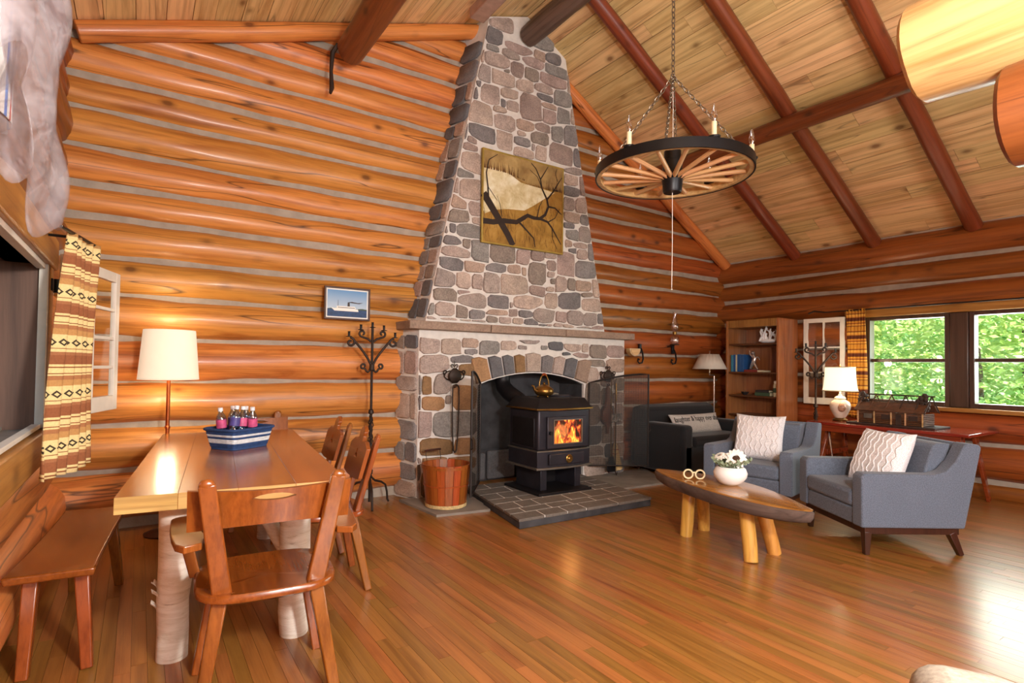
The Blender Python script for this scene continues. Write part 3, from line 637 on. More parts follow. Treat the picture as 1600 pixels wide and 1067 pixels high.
# arch voussoirs, each wedge leaning to the centre of the arch
va = [2.90, 3.09, 3.25, 3.39, 3.53, 3.73, 3.89, 4.05, 4.22, 4.42]
for k in range(9):
    xa, xb = va[k]+.008, va[k+1]-.008; lean = lambda x: (x-3.65)*.10
    zb = lambda x: 1.10 + .13*max(0, math.sin(PI*min(1, max(0, (x-2.93)/1.45))))**.8 + .012
    zt_ = 1.385 + .05*math.sin(PI*(k+.5)/9) + (.02 if k == 4 else 0)
    poly = [(xa, zb(xa)), ((xa+xb)/2, zb((xa+xb)/2)), (xb, zb(xb)), (xb+lean(xb), zt_-.02), ((xa+xb)/2+lean(xb), zt_), (xa+lean(xa), zt_-.02)]
    put_stones([(k, poly, sum(p[0] for p in poly)/6, sum(p[1] for p in poly)/6)], None, lambda a, b, d: (a, FY-d-.007, b), lambda i, x, z, rs: ['stone_tan', 'stone_dark', 'stone_dark', 'stone_brown', 'stone', 'stone', 'stone', 'stone_dark', 'stone_mantel'][i])
# quoins on the left and right cheeks
rq = random.Random(8); z = .01
while z < 4.6:
    h = rq.uniform(.13, .3)
    if z < 1.66 < z+h+.04: h = 1.60-z
    if 1.6 <= z < 1.76: z = 1.76
    x0, x1 = chim_l(z), chim_l(z+h)
    if h > .06:
        cut = rq.choice((.5, .28, .6)) if rq.random() < .8 else None
        for a, b in (((0, cut), (cut, 1)) if cut else ((0, 1),)):
            ya, yb = FY+.012+a*.3, FY+.30*b-.0
            poly = [(ya, z+.006), (yb, z+.006+rq.uniform(0, .02)), (yb, z+h-.008), (ya, z+h-.008-rq.uniform(0, .02))]
            q = []
            for k in range(4):
                p, r_ = poly[k], poly[(k+1) % 4]; q += [(p[0]*.85+r_[0]*.15, p[1]*.85+r_[1]*.15), (p[0]*.15+r_[0]*.85, p[1]*.15+r_[1]*.85)]
            put_stones([(0, q, (ya+yb)/2, z+h/2)], None, lambda a_, b_2, d: (cheek_x(a_, b_2)-d, a_-.2*d, b_2), lambda i, x, z_, rs: 'stone' if rq.random() < .75 else 'stone_dark')
    z += h
# stone mantel in three slabs
for a, b in ((2.12, 3.02), (3.03, 4.02), (4.03, 5.12)):
    g = G(); g.span((a, FY-.10, 1.645), (b, 5.2, 1.725)); g.build('mantel_slab', 'stone_mantel', fp, bevel=.008)
for k, (a, b, zz, h) in enumerate(((2.96, 3.3, .02, .3), (3.31, 3.7, .02, .32), (3.71, 4.0, .02, .3), (4.01, 4.35, .02, .31))):
    g = G(); g.span((a+.01, 5.30, zz), (b-.01, 5.36, zz+h)); g.build('firebox_stone', 'stone_dark', fp, bevel=.02)
# hearth: flat concrete apron and raised slab of cut stone tiles
hb = structure('floor_hearth', 'grey concrete hearth apron flush with the wood floor', G().prism([(2.10, 4.93), (2.16, 4.27), (2.66, 4.20), (2.70, 4.40), (4.2, 4.40), (4.25, 4.22), (5.0, 4.2), (5.45, 4.93)], .022, lambda a, b, d: (a, b, d)).mesh('floor_hearth', 'concrete', 0))
hs_ = thing('hearth', 'raised hearth platform of grey-brown cut stone tiles with white joints under the stove', 'hearth')
HQ = [Vector((2.57, 3.62)), Vector((4.08, 3.61)), Vector((4.26, 4.88)), Vector((2.80, 4.88))]
def hq(u, v): p = (HQ[0]*(1-u)+HQ[1]*u)*(1-v) + (HQ[3]*(1-u)+HQ[2]*u)*v; return p
g = G(); g.prism([tuple(hq(u, v)) for u, v in ((0, 0), (1, 0), (1, 1), (0, 1))], .06, lambda a, b, d: (a, b, d)); g.build('slab', 'soot', hs_, bevel=.006)
g = G(); g.prism([tuple(hq(u, v)) for u, v in ((.006, .006), (.994, .006), (.994, 1), (.006, 1))], .018, lambda a, b, d: (a, b, .06+d)); g.build('joint', 'mortar', hs_)
rows = [(0, .13, (0, .17, .33, .47, .72, 1)), (.13, .24, (0, .1, .29, .45, .63, .84, 1)), (.24, .40, (0, .13, .26, .5, .66, .85, 1)), (.40, .52, (0, .2, .36, .58, .8, 1)), (.52, .68, (0, .12, .33, .5, .74, .88, 1)), (.68, .84, (0, .25, .46, .64, .82, 1)), (.84, 1, (0, .14, .38, .6, .8, 1))]
for v0, v1, us in rows:
    for u0, u1 in zip(us, us[1:]):
        g = G(); e, e2 = .0045, .0055
        g.prism([tuple(hq(u, v)) for u, v in ((u0+e if u0 > 0 else -.004, v0+e2 if v0 > 0 else -.004), (u1-e if u1 < 1 else 1.004, v0+e2 if v0 > 0 else -.004), (u1-e if u1 < 1 else 1.004, v1-e2), (u0+e if u0 > 0 else -.004, v1-e2))], .024, lambda a, b, d: (a, b, .058+d))
        g.build('tile', 'hearth_tile', hs_, bevel=.004)

# ================================================================== WINDOWS
# ---- wide window in the right wall
w1 = structure('window_1', 'wide dark-framed double-hung window looking out on green woods')
for (ya, yb) in ((2.37, 3.20), (1.38, 2.20), (.44, 1.21)):
    g = G(); e = .045
    g.span((W-.02, ya, RZ0), (W+.10, ya+e, RZ1)); g.span((W-.02, yb-e, RZ0), (W+.10, yb, RZ1)); g.span((W-.02, ya+e, RZ1-.04), (W+.10, yb-e, RZ1)); g.span((W-.02, ya+e, RZ0), (W+.10, yb-e, RZ0+.05))
    f = g.build('window_frame', 'window_wood', w1, bevel=.005)
    g = G(); g.span((W+.02, ya+e, 1.41), (W+.07, yb-e, 1.45)); g.build('meeting_rail', 'window_wood', f, bevel=.004)
    for za, zb in ((RZ0+.05, 1.41), (1.45, RZ1-.04)):
        g = G(); g.span((W+.045, ya+e, za), (W+.049, yb-e, zb)); g.build('pane', 'pane_glass', f, smooth=0)
for ya, yb in ((2.20, 2.37), (1.21, 1.38)):
    g = G(); g.span((W-.035, ya+.002, RZ0), (W+.10, yb-.002, RZ1)); g.build('mullion', 'window_wood', w1, bevel=.01)
g = G(); g.span((W-.12, .35, RZ0-.045), (W+.1, 3.3, RZ0-.001)); g.build('window_sill', 'trim_wood', w1, bevel=.006)
g = G(); g.span((W-.07, .3, RZ1+.001), (W+.03, 3.42, RZ1+.12)); g.build('head_casing', 'trim_wood', w1, bevel=.008)
g = G(); g.span((W-.05, 3.22, RZ0-.04), (W+.03, 3.33, RZ1)); g.build('side_casing', 'trim_wood', w1, bevel=.008)
def sash(parent, w_, h_, cols, rows_, loc, rz, st=.055, tk=.03, mun=.018, name='casement_sash'):
    s = bpy.data.objects.new(name, None); C.objects.link(s); s.parent = parent; s.location = loc; s.rotation_euler = (0, 0, rz); s.empty_display_size = .1
    g = G(); g.span((0, -tk/2, 0), (st, tk/2, h_)); g.span((w_-st, -tk/2, 0), (w_, tk/2, h_)); g.span((st, -tk/2, h_-st), (w_-st, tk/2, h_)); g.span((st, -tk/2, 0), (w_-st, tk/2, st*1.5))
    g.build('sash_frame', 'white_paint', s, bevel=.003)
    iw, ih = w_-2*st, h_-2.5*st
    for c in range(1, cols): g = G(); g.span((st+iw*c/cols-mun/2, -tk*.4, st*1.5), (st+iw*c/cols+mun/2, tk*.4, h_-st)); g.build('muntin', 'white_paint', s)
    for r in range(1, rows_): g = G(); g.span((st, -tk*.38, st*1.5+ih*r/rows_-mun/2), (w_-st, tk*.38, st*1.5+ih*r/rows_+mun/2)); g.build('muntin', 'white_paint', s)
    for c in range(cols):
        for r in range(rows_):
            g = G(); g.span((st+iw*c/cols+mun/2, -.002, st*1.5+ih*r/rows_+mun/2), (st+iw*(c+1)/cols-mun/2, .002, st*1.5+ih*(r+1)/rows_-mun/2)); g.build('pane', 'pane_glass', s, smooth=0)
    return s
sash(w1, .50, 1.10, 2, 3, (7.33, 3.40, .87), R(91))
# ---- deep boxed window in the left wall
w2 = structure('window_2', 'deep boxed window above the bench with dark plank reveal')
g = G(); g.span((XL-.02, 1.35, 1.77), (XL+.17, 3.72, 1.93)); g.build('head_casing', 'trim_wood', w2, bevel=.01)
g = G(); g.span((XL-.02, LY1+.031, .86), (XL+.16, LY1+.13, 1.77)); g.build('side_casing', 'trim_wood', w2, bevel=.006)
g = G(); g.span((XL-.02, LY0-.12, .86), (XL+.16, LY0-.031, 1.77)); g.build('side_casing', 'trim_wood', w2, bevel=.006)
g = G(); g.span((XL-.02, LY0-.15, .80), (XL+.165, LY1+.12, .96)); g.build('apron_board', 'trim_wood', w2, bevel=.01)
g = G(); g.span((XL+.12, LY1-.03, .97), (XL+.155, LY1-.006, 1.77)); g.span((XL+.11, LY0+.012, 1.745), (XL+.145, LY1-.036, 1.77)); g.span((XL+.11, LY0+.012, .97), (XL+.145, LY1-.036, .99)); g.build('white_bead', 'white_paint', w2, bevel=.002)
g = G(); g.span((XL-.62, LY1-.005, .94), (XL+.155, LY1+.03, 1.79)); g.build('reveal_board', 'shutter_wood', w2)
g = G(); g.span((XL-.62, LY0-.03, .94), (XL+.105, LY0+.005, 1.79)); g.build('reveal_board', 'shutter_wood', w2)
g = G(); g.span((XL-.62, LY0+.006, 1.77), (XL+.105, LY1-.006, 1.80)); g.build('soffit_board', 'shutter_wood', w2)
g = G(); g.span((XL-.62, LY0+.006, .93), (XL+.105, LY1-.006, .965)); g.build('sill_board', 'concrete', w2)
g = G(); g.span((XL-.60, LY0+.01, .97), (XL-.595, LY1-.01, 1.765)); g.build('pane', 'pane_glass', w2, smooth=0)
sash(w2, .70, .86, 2, 4, (-.345, 3.64, .995), R(72), st=.06)
for z in (1.68, 1.07):
    g = G(); g.span((XL+.16, LY1+.032, z-.03), (XL+.168, LY1+.09, z+.03)); g.cyl((XL+.174, LY1+.105, z-.035), (XL+.174, LY1+.105, z+.035), .012); g.span((XL+.165, LY1+.11, z-.012), (XL+.173, LY1+.15, z+.012)); g.build('strap_hinge', 'black_metal', w2)

# ---- curtains
def curtain(name, label, p_top, p_bot, zt_, zb_, folds, amp, mat, rings=6, seed=0, nu=64, nv=26):
    t = thing(name, label, 'curtain', (p_bot[0][0], p_bot[0][1], zb_), group=None)
    base = Vector((p_bot[0][0], p_bot[0][1], zb_))
    def fn(u, v):
        tp = Vector(p_top[0])*(1-u)+Vector(p_top[1])*u; bp = Vector(p_bot[0])*(1-u)+Vector(p_bot[1])*u
        s = v**.8; p = bp*(1-s)+tp*s; d = (Vector(p_bot[1])-Vector(p_bot[0])).normalized(); n = Vector((-d.y, d.x))
        a = amp*(1-.35*v)*math.sin(2*PI*(folds*u+.25*math.sin(3*v+seed))) + .008*math.sin(7*u+4*v)
        q = p + n*a; return (q.x-base.x, q.y-base.y, zb_+(zt_-zb_)*v + .006*math.sin(9*u) - base.z)
    g = G(); g.grid(fn, nu, nv); o = g.build('panel', mat, t, smooth=80)
    s = o.modifiers.new('thickness', 'SOLIDIFY'); s.thickness = .003
    return t
cl = curtain('curtain', 'cream and brown striped curtain with diamond bands beside the left window sash', ((-.285, 3.16), (-.195, 3.50)), ((-.315, 2.92), (-.20, 3.38)), 1.88, .80, 5, .022, 'curtain_cream')
g = G(); g.tube([(-.30, 3.06, 1.885), (-.19, 3.54, 1.885)], .008, 8); g.tube([(-.40, 3.3, 1.885), (-.245, 3.3, 1.885)], .007, 6)
o = g.build('rod', 'black_metal', cl); o.location = -Vector(cl.location)
cl2 = curtain('curtain', 'cream and brown striped curtain edge at the near end of the left window', ((-.33, 1.28), (-.29, 1.56)), ((-.33, 1.25), (-.285, 1.60)), 1.88, .84, 5, .022, 'curtain_cream', seed=2)
g = G(); g.tube([(-.33, 1.22, 1.885), (-.29, 1.60, 1.885)], .008, 8); g.tube([(-.40, 1.4, 1.885), (-.31, 1.4, 1.885)], .007, 6); o = g.build('rod', 'black_metal', cl2); o.location = -Vector(cl2.location)
cr_ = curtain('curtain', 'orange and brown striped curtain gathered beside the wide window', ((7.30, 3.36), (7.28, 3.14)), ((7.30, 3.37), (7.27, 3.13)), 2.05, .74, 6, .018, 'curtain_orange', seed=1)
g = G(); g.tube([(7.29, 3.62, 2.04), (7.27, 1.0, 2.04)], .009, 8); g.tube([(7.29, 3.62, 2.04), (7.26, 3.74, 2.06), (7.24, 3.80, 2.03)], .011, 6); g.tube([(7.42, 3.45, 2.05), (7.28, 3.45, 2.04)], .008, 6)
o = g.build('rod', 'iron', cr_); o.location = -Vector(cr_.location)

# ---- plastic-covered cloth hanging from a rail on the left wall
pb = thing('garment_bag', 'clear crinkled plastic cover with striped cloth inside hanging on the left wall', 'garment bag', (-.25, 1.9, 1.75))
g = G()
def pf(u, v): 
    y = -.55+.85*u; z = .03+.95*v + (1-v)*(.08*math.sin(5.0*u+1)+.05*math.sin(13*u)+.03*math.sin(31*u))
    x = .035*math.sin(9*u+2*v)+.02*math.sin(23*u-5*v)+.012*math.sin(17*v+6*u); return (x, y, z)
g.grid(pf, 48, 30); o = g.build('plastic_cover', 'plastic_film', pb, smooth=60); s = o.modifiers.new('t', 'SOLIDIFY'); s.thickness = .002
g = G(); g.grid(lambda u, v: (-.055+.018*math.sin(12*u+v), -.30+.36*u, .16+.80*v+.02*math.sin(6*u)), 30, 18); o = g.build('striped_cloth', 'cloth_stripe', pb, smooth=60); s = o.modifiers.new('t', 'SOLIDIFY'); s.thickness = .003
g = G(); g.tube([(-.02, -.6, 1.0), (-.02, .36, 1.0)], .011, 8); g.tube([(-.17, -.45, 1.0), (-.02, -.45, 1.0)], .009, 6); g.tube([(-.17, .28, 1.0), (-.02, .28, 1.0)], .009, 6); g.build('hanging_rail', 'chrome', pb)

# ================================================================== DINING FURNITURE
def chair_back(outline, hole, thick, z0, lean, curve, yb):
    def fn(a, b, d):
        y = yb - lean*(b) - curve*(1-(a/.25)**2) + curve - d
        return (a, y, z0+b)
    return outline, hole, fn
def dining_chair(label, style, loc, rz, group):
    t = thing('dining_chair', label, 'chair', loc, rz, group); SW, SD, SZ = (.52, .47, .455) if style == 'arm' else (.44, .42, .45)
    # saddle seat
    g = G(); rim = superell(SW, SD, 3.4, 36); lay = []
    for k, z in ((.90, SZ-.042), (1.0, SZ-.028), (1.0, SZ-.008), (.97, SZ)): lay.append([(x*k, y*k, z) for x, y in rim])
    for k in (.8, .55, .3, .08): lay.append([(x*k, y*k, SZ-.016*math.cos(k*PI/2)*(1 if y > -SD*.3 else .8)) for x, y in rim])
    g.ring_strip(lay); g.build('seat', 'seat_wood', t, smooth=50)
    for sx in (-1, 1):
        for sy, spl in ((1, .05), (-1, -.085)):
            g = G(); a = (sx*SW*.33, sy*SD*.30, SZ-.035); b = (sx*(SW*.33+.07), sy*SD*.30+spl, 0)
            g.bar(a, b, .052, .054, (1, 0, 0), .040, .042); g.build('leg', 'chair_wood', t, bevel=.006)
    H = .875 if style == 'arm' else .87
    tw = .225 if style == 'arm' else .165; bw = .165 if style == 'arm' else .13
    for sx in (-1, 1):
        g = G(); a = Vector((sx*bw, -SD*.36, SZ-.015)); b = Vector((sx*tw, -SD*.36-.115, H)); g.bar(a, b, .070, .032, (0, 1, 0), .056, .027)
        g.sphere(b, .028, 12, 6, (1, .5, .7)); g.build('back_post', 'chair_wood', t, bevel=.006)
    if style == 'arm' or style == 'slot':
        hw = .285 if style == 'arm' else .235; n = 14
        out = [(-hw+2*hw*i/n, .155 - .012*(1-(1-2*i/n)**2)) for i in range(n+1)] + [(hw-2*hw*i/n, 0 - .0 + .012*(1-(1-2*i/n)**2)) for i in range(n+1)]
        hole = [(-.065+.13*i/8, .112+.014*math.sin(PI*i/8)+.004) for i in range(9)] + [(.065-.13*i/8, .112-.010*math.sin(PI*i/8)) for i in range(1, 8)]
        z0, cv = H-.185, .035
    else:
        pts = [(-.20, 0), (-.10, -.012), (.10, -.012), (.20, 0), (.205, .17), (.13, .205), (.06, .20), (.045, .225), (.055, .25), (.03, .275), (0, .285), (-.03, .275), (-.055, .25), (-.045, .225), (-.06, .20), (-.13, .205), (-.205, .17)]
        out = pts; hole = []
        for i in range(24):
            a = 2*PI*i/24; r = .020+.013*math.cos(3*(a-PI/2)); hole.append((r*math.cos(a), .12+r*math.sin(a)))
        z0, cv = H-.235, .0
    lean = .115/(H-SZ); yb = -SD*.36 - lean*(z0-SZ) + .034
    if style != 'clover':            # bowed plank built in upright strips around the hand slot
        g = G(); nc = 22; rows_ = []
        pt = lambda a, b, d: (a, yb - lean*b - cv*(1-(a/.25)**2)*.8 + cv*.8*(1-(tw/.25)**2) + .024 - d, z0+b)
        for i in range(nc+1):
            a = -hw+2*hw*i/nc; k = 1-(a/hw)**2; t0, b0 = .155-.012*k, .012*k
            q = max(0, 1-(a/.068)**2)**.5; rows_.append((a, b0, .114-.011*q, .114+.016*q, t0))
        vs_, fs = [], []
        for a, b0, h0, h1, t0 in rows_: vs_ += [pt(a, b, d) for d in (0, .024) for b in (b0, h0, h1, t0)]
        for i in range(nc):
            A, B = i*8, (i+1)*8
            for lo in (0, 2): fs += [(A+lo, A+lo+1, B+lo+1, B+lo), (A+4+lo, B+4+lo, B+5+lo, A+5+lo)]
            fs += [(A, B, B+4, A+4), (A+3, A+7, B+7, B+3)]
            if abs((rows_[i][0]+rows_[i+1][0])/2) < .07: fs += [(A+1, A+5, B+5, B+1), (A+2, B+2, B+6, A+6)]
        for i in (0, nc): A = i*8; fs += [(A, A+4, A+5, A+1), (A+2, A+6, A+7, A+3), (A+1, A+5, A+6, A+2)]
        g.add(vs_, fs); bm_ = g.build('backrest', 'chair_wood', t, bevel=0, smooth=40)
    g = G(); g.prism(out, .024, lambda a, b, d: (a, yb - lean*b - cv*(1-(a/.25)**2)*.8 + cv*.8*(1-(tw/.25)**2) - .0 + .024 - d, z0+b), [hole[::-1]])
    if style == 'clover': g.build('backrest', 'chair_wood', t, bevel=.004, smooth=30)
    if style == 'arm':
        for sx in (-1, 1):
            g = G(); poly = [(sx*(.235), -.22), (sx*.225, -.12), (sx*.25, .02), (sx*.262, .14)] + [(sx*(.30+.048*math.sin(a)), .15+.05*math.cos(a)) for a in [-PI/2+PI*k/8 for k in range(9)]] + [(sx*.345, .02), (sx*.335, -.10), (sx*.32, -.20), (sx*.29, -.245)]
            g.prism(poly, .026, lambda a, b, d: (a, b, .632+d+.02*(b < -.15)*0)); g.build('armrest', 'chair_wood', t, bevel=.007)
            g = G(); g.bar((sx*.255, .10, SZ-.02), (sx*.305, .12, .634), .040, .030, (0, 1, 0), .046, .034); g.build('arm_post', 'chair_wood', t, bevel=.005)
    return t
dining_chair('honey-brown wooden armchair with slotted backrest, back to camera at the near table end', 'arm', (.455, 2.43, 0), R(-5), 'maple dining chairs')
dining_chair('trefoil-backed wooden chair right of the table, nearer of the two', 'clover', (.95, 3.34, 0), R(84), 'maple dining chairs')
dining_chair('trefoil-backed wooden chair right of the table, farther of the two', 'clover', (1.00, 4.02, 0), R(86), 'maple dining chairs')
dining_chair('wooden chair with slotted backrest at the far table end near the log wall', 'slot', (.84, 4.84, 0), R(176), 'maple dining chairs')
# bench
bn = thing('bench', 'low wooden bench with shaped plank seat under the left window', 'bench', (-.235, 3.44, 0), R(-5))
g = G(); n, m = 24, 12
def bs(u, v):
    y = -.57+1.14*u; k = 1+.06*(abs(2*u-1)**3) - .05*math.sin(PI*u)**8*0; x = (-.145+.29*v)*k
    ed = min(v, 1-v); return (x, y, .44 - .018*math.sin(PI*v)*math.sin(PI*min(1, max(0, u)))**.5 + .0)
top = [[bs(u/n, v/m) for v in range(m+1)] for u in range(n+1)]
vs_ = [p for r in top for p in r] + [(p[0]*.96, p[1]*.99, .405) for r in top for p in r]; N = (n+1)*(m+1); fs = []
for u in range(n):
    for v in range(m):
        a = u*(m+1)+v; fs += [(a, a+1, a+m+2, a+m+1), (N+a, N+a+m+1, N+a+m+2, N+a+1)]
for u in range(n):
    for v in (0, m): a = u*(m+1)+v; fs.append((a, a+m+1, N+a+m+1, N+a))
for v in range(m):
    for u in (0, n): a = u*(m+1)+v; fs.append((a, a+1, N+a+1, N+a))
g.add(vs_, fs); g.build('seat', 'seat_wood', bn, bevel=.008, smooth=40)
for sx in (-1, 1):
    for sy in (-1, 1):
        g = G(); g.bar((sx*.085, sy*.42, .41), (sx*(.125 if sx > 0 else .09), sy*.50, 0), .054, .056, (1, 0, 0), .042, .044); g.build('leg', 'chair_wood', bn, bevel=.006)
# table
tb = thing('dining_table', 'long plank-top dining table standing on white birch log legs', 'table', (.497, 3.705, 0), R(-6.1))
g = G(); ws = [-.455, -.235, -.01, .225, .455]
for a, b in zip(ws, ws[1:]):
    g = G(); g.span((a+.0002, -1.10, .692), (b-.0002, 1.10, .76))
    g.mi = [1, 0, 1, 1, 1 if a < -.4 else 0, 1 if b > .4 else 0]; o = g.build('tabletop_plank', ['table_wood', 'table_edge'], tb, bevel=.0012, smooth=0, segs=1)
for sx in (-1, 1):
    for sy in (-1, 1):
        g = G(); x, y = sx*.25, (.76 if sy > 0 else -.89); k = random.Random(sx*3+sy)
        g.tube([(x+k.uniform(-.006, .006), y+k.uniform(-.006, .006), z) for z in (0, .12, .25, .4, .55, .692)], .08, 20, [.065+k.uniform(-.004, .006) for _ in range(6)])
        o = g.build('leg', 'birch_bark', tb, smooth=60)
        if sx < 0 and sy < 0:
            for (zz, aa) in ((.30, 2.6), (.22, 2.9), (.28, 3.3)):
                g = G(); g.grid(lambda u, v: (x+math.cos(aa+u*.5)*(.067+.022*v*v), y+math.sin(aa+u*.5)*(.067+.022*v*v), zz+.03*v+.008*math.sin(9*u)), 8, 4); g.build('bark_curl', 'birch_bark', o, smooth=60)
g = G(); g.tube([(.22, -.86, .38), (.12, -.66, .55), (.05, -.5, .69)], .035, 12); g.build('brace', 'birch_bark', tb, smooth=60)
g = G(); g.span((-.17, -.10, .50), (.17, -.06, .69)); g.build('apron', 'chair_wood', tb, bevel=.004)
# basket with bottles
bk = thing('basket', 'blue and white banded woven basket on the dining table', 'basket', (.55, 3.88, .7615), R(35))
def brim(k, z, e=3.2): return [(x*k, y*k, z) for x, y in superell(.34, .27, e, 48)]
for i in range(8):
    z0, z1 = .012+i*.0135, .012+(i+1)*.0135; k0, k1 = .84+.02*i, .84+.02*(i+1)
    g = G(); rg = []
    for zz, kk, off in ((z0, k0, .0), (z0+.002, k0, .006), (z1-.002, k1, .006), (z1, k1, 0)):
        rg.append([(x*(kk+off*4*(1 if j % 4 < 2 else .3)*1.0), y*(kk+off*4*(1 if j % 4 < 2 else .3)), zz) for j, (x, y) in enumerate(superell(.34, .27, 6.0, 48))])
    inner = [[(x*(k0-.05), y*(k0-.05), z1) for x, y in superell(.34, .27, 6.0, 48)], [(x*(k0-.05), y*(k0-.05), z0) for x, y in superell(.34, .27, 6.0, 48)]]
    g.ring_strip(rg+inner+[rg[0]], False); g.build('woven_band', 'wicker_white' if i in (2, 3, 5) else 'wicker_blue', bk, smooth=0)
g = G(); g.tube([(x*1.03, y*1.03, .124) for x, y in superell(.34, .27, 6.0, 48)]+[(superell(.34, .27, 6.0, 48)[0][0]*1.03, 0, .124)], .009, 8); g.build('rim', 'wicker_blue', bk)
g = G(); g.prism(superell(.285, .225, 6.0, 32), .012, lambda a, b, d: (a, b, d)); g.build('base', 'wicker_blue', bk)
words = ['leftmost of the bottles in the blue basket', 'at the back of the basket', 'front middle bottle in the basket', 'leaning low at the front left of the basket', 'right front bottle in the blue basket', 'behind the right front bottle']
for i, (x, y, z, tx, ty) in enumerate(((-.09, .045, .015, .05, -.1), (.0, .055, .02, 0, -.08), (-.02, -.03, .02, .1, .05), (-.095, -.045, .03, .06, -.10), (.06, -.045, .015, -.05, .12), (.085, .04, .015, .05, .1))):
    b = thing('water_bottle', 'small water bottle with %s label, %s' % ('pink' if i % 2 == 0 else 'purple', words[i]), 'bottle', (0, 0, 0), 0, 'water bottles in the basket')
    p = Matrix.Rotation(R(35), 3, 'Z') @ Vector((x, y, z)); b.location = Vector((.55, 3.88, .805)) + p; b.rotation_euler = (tx, ty, i)
    g = G(); g.lathe([(.02, 0), (.030, .006), (.030, .05), (.028, .06), (.030, .07), (.030, .125), (.026, .145), (.013, .168), (.013, .18)], 16); g.build('body', 'bottle_blue', b, smooth=50)
    g = G(); g.lathe([(.0306, .072), (.0306, .124)], 16); g.build('label', 'label_pink' if i % 2 == 0 else 'label_purple', b, smooth=50)
    g = G(); g.lathe([(.0145, .176), (.0145, .196), (.012, .198)], 14); g.build('cap', 'bottle_cap', b)

# floor lamp
fl_ = thing('floor_lamp', 'lit floor lamp with large white drum shade behind the dining table', 'lamp', (.19, 4.90, 0))
g = G(); g.lathe([(.0, 0), (.135, 0), (.14, .012), (.11, .025), (.03, .04), (.018, .06)], 28); g.build('base', 'dark_leg', fl_)
g = G(); g.lathe([(.014, .05), (.014, .79), (.019, .795), (.019, .81), (.014, .815), (.013, 1.22)], 14); g.build('pole', 'copper', fl_)
g = G(); rr = [(.205, 1.165), (.203, 1.185), (.176, 1.525), (.174, 1.54)]
g.lathe(rr, 36); g.f = [f for f in g.f if len(f) == 4]; g.mi = [0]*len(g.f); o = g.build('shade', 'lamp_shade_lit', fl_, smooth=60); s = o.modifiers.new('t', 'SOLIDIFY'); s.thickness = .004
g = G(); g.sphere((0, 0, 1.30), .032, 12, 8); g.build('bulb', 'bulb_lit', fl_)
for a in range(3): g = G(); g.cyl((0, 0, 1.51), (.176*math.cos(a*2.1), .176*math.sin(a*2.1), 1.515), .003, n=6); g.build('shade_spoke', 'brass', fl_)
light('floor_lamp_light_down', 'POINT', (.19, 4.90, 1.10), 4, (1, .78, .5), .05)
light('floor_lamp_light_up', 'POINT', (.19, 4.90, 1.62), 2.2, (1, .78, .5), .05)

# ================================================================== FIREPLACE OBJECTS
# ---- wood stove
sv = thing('wood_stove', 'dark iron wood stove with glass door and burning fire on the hearth', 'stove', (3.52, 4.46, .083))
g = G(); g.span((-.36, -.32, 0), (.30, .27, .022)); g.build('base_plate', 'stove_dark', sv, bevel=.004)
for x in (-.26, .17): g = G(); g.span((x, -.21, .022), (x+.075, .20, .235)); g.build('pedestal_leg', 'stove', sv, bevel=.004)
g = G(); g.span((-.18, .10, .022), (.17, .18, .235)); g.build('pedestal_back', 'stove_dark', sv)
bow = [(-.335+.67*i/10, -.255-.035*math.sin(PI*i/10)) for i in range(11)] + [(.335, .25), (-.335, .25)]
g = G(); g.prism([(a*1.05, b*1.05) for a, b in bow], .018, lambda a, b, d: (a, b, .232+d)); g.build('ash_ledge', 'steel_trim', sv, bevel=.004)
g = G(); g.prism([(a*.985, b*.96) for a, b in bow], .15, lambda a, b, d: (a, b, .25+d)); g.build('ash_drawer_case', 'stove', sv, bevel=.005)
g = G(); g.span((-.22, -.296, .275), (.22, -.275, .378)); dr = g.build('ash_drawer', 'stove', sv, bevel=.005)
g = G(); g.lathe([(0, 0), (.04, 0), (.042, .008), (.034, .014), (.02, .012), (.008, .022), (0, .022)], 20); o = g.build('damper_knob', 'brass', dr, loc=(.02, -.297, .325), rot=(PI/2, 0, 0))
g = G(); g.prism([(a*1.01, b*1.01) for a, b in bow], .012, lambda a, b, d: (a, b, .40+d)); g.build('waist_trim', 'steel_trim', sv, bevel=.003)
g = G(); g.span((-.325, -.25, .412), (.325, .24, .80)); g.build('body', 'stove', sv, bevel=.018)
for sx in (-1,): g = G(); g.span((sx*.332, -.19, .44), (sx*.318, .18, .72)); g.build('side_panel', 'stove_dark', sv, bevel=.006)
g = G(); g.prism([(-.235, .43), (.255, .43), (.255, .735), (-.235, .735)], .03, lambda a, b, d: (a, -.25-d, b), [[(-.155, .475), (-.155, .70), (.195, .70), (.195, .475)]]); dd = g.build('door', 'stove', sv, bevel=.006)
g = G(); g.span((-.155, -.262, .475), (.195, -.256, .70)); g.build('fire_glass', 'fire', dd, smooth=0)
g = G(); g.span((-.157, -.285, .468), (.197, -.279, .476)); g.span((-.157, -.285, .699), (.197, -.279, .707)); g.span((-.163, -.285, .468), (-.155, -.279, .707)); g.span((.195, -.285, .468), (.203, -.279, .707)); g.build('glass_trim', 'steel_trim', dd)
g = G(); g.cyl((-.20, -.30, .58), (-.20, -.275, .58), .018); g.build('door_latch', 'black_metal', dd)
g = G(); g.prism([(a*1.06, b*1.06) for a, b in bow], .016, lambda a, b, d: (a, b, .80+d)); g.build('top_trim', 'brass', sv, bevel=.004)
g = G(); g.ring_strip([[(a*k, b*k+.01*(1-k), z) for a, b in bow] for k, z in ((1.04, .816), (.98, .84), (.86, .905), (.84, .91))]); g.build('top', 'stove_dark', sv, smooth=30)
g = G(); g.lathe([(.0, 0), (.11, 0), (.112, .012), (.10, .018), (0, .018)], 24); g.build('cook_plate', 'stove', sv, loc=(.16, .02, .911))
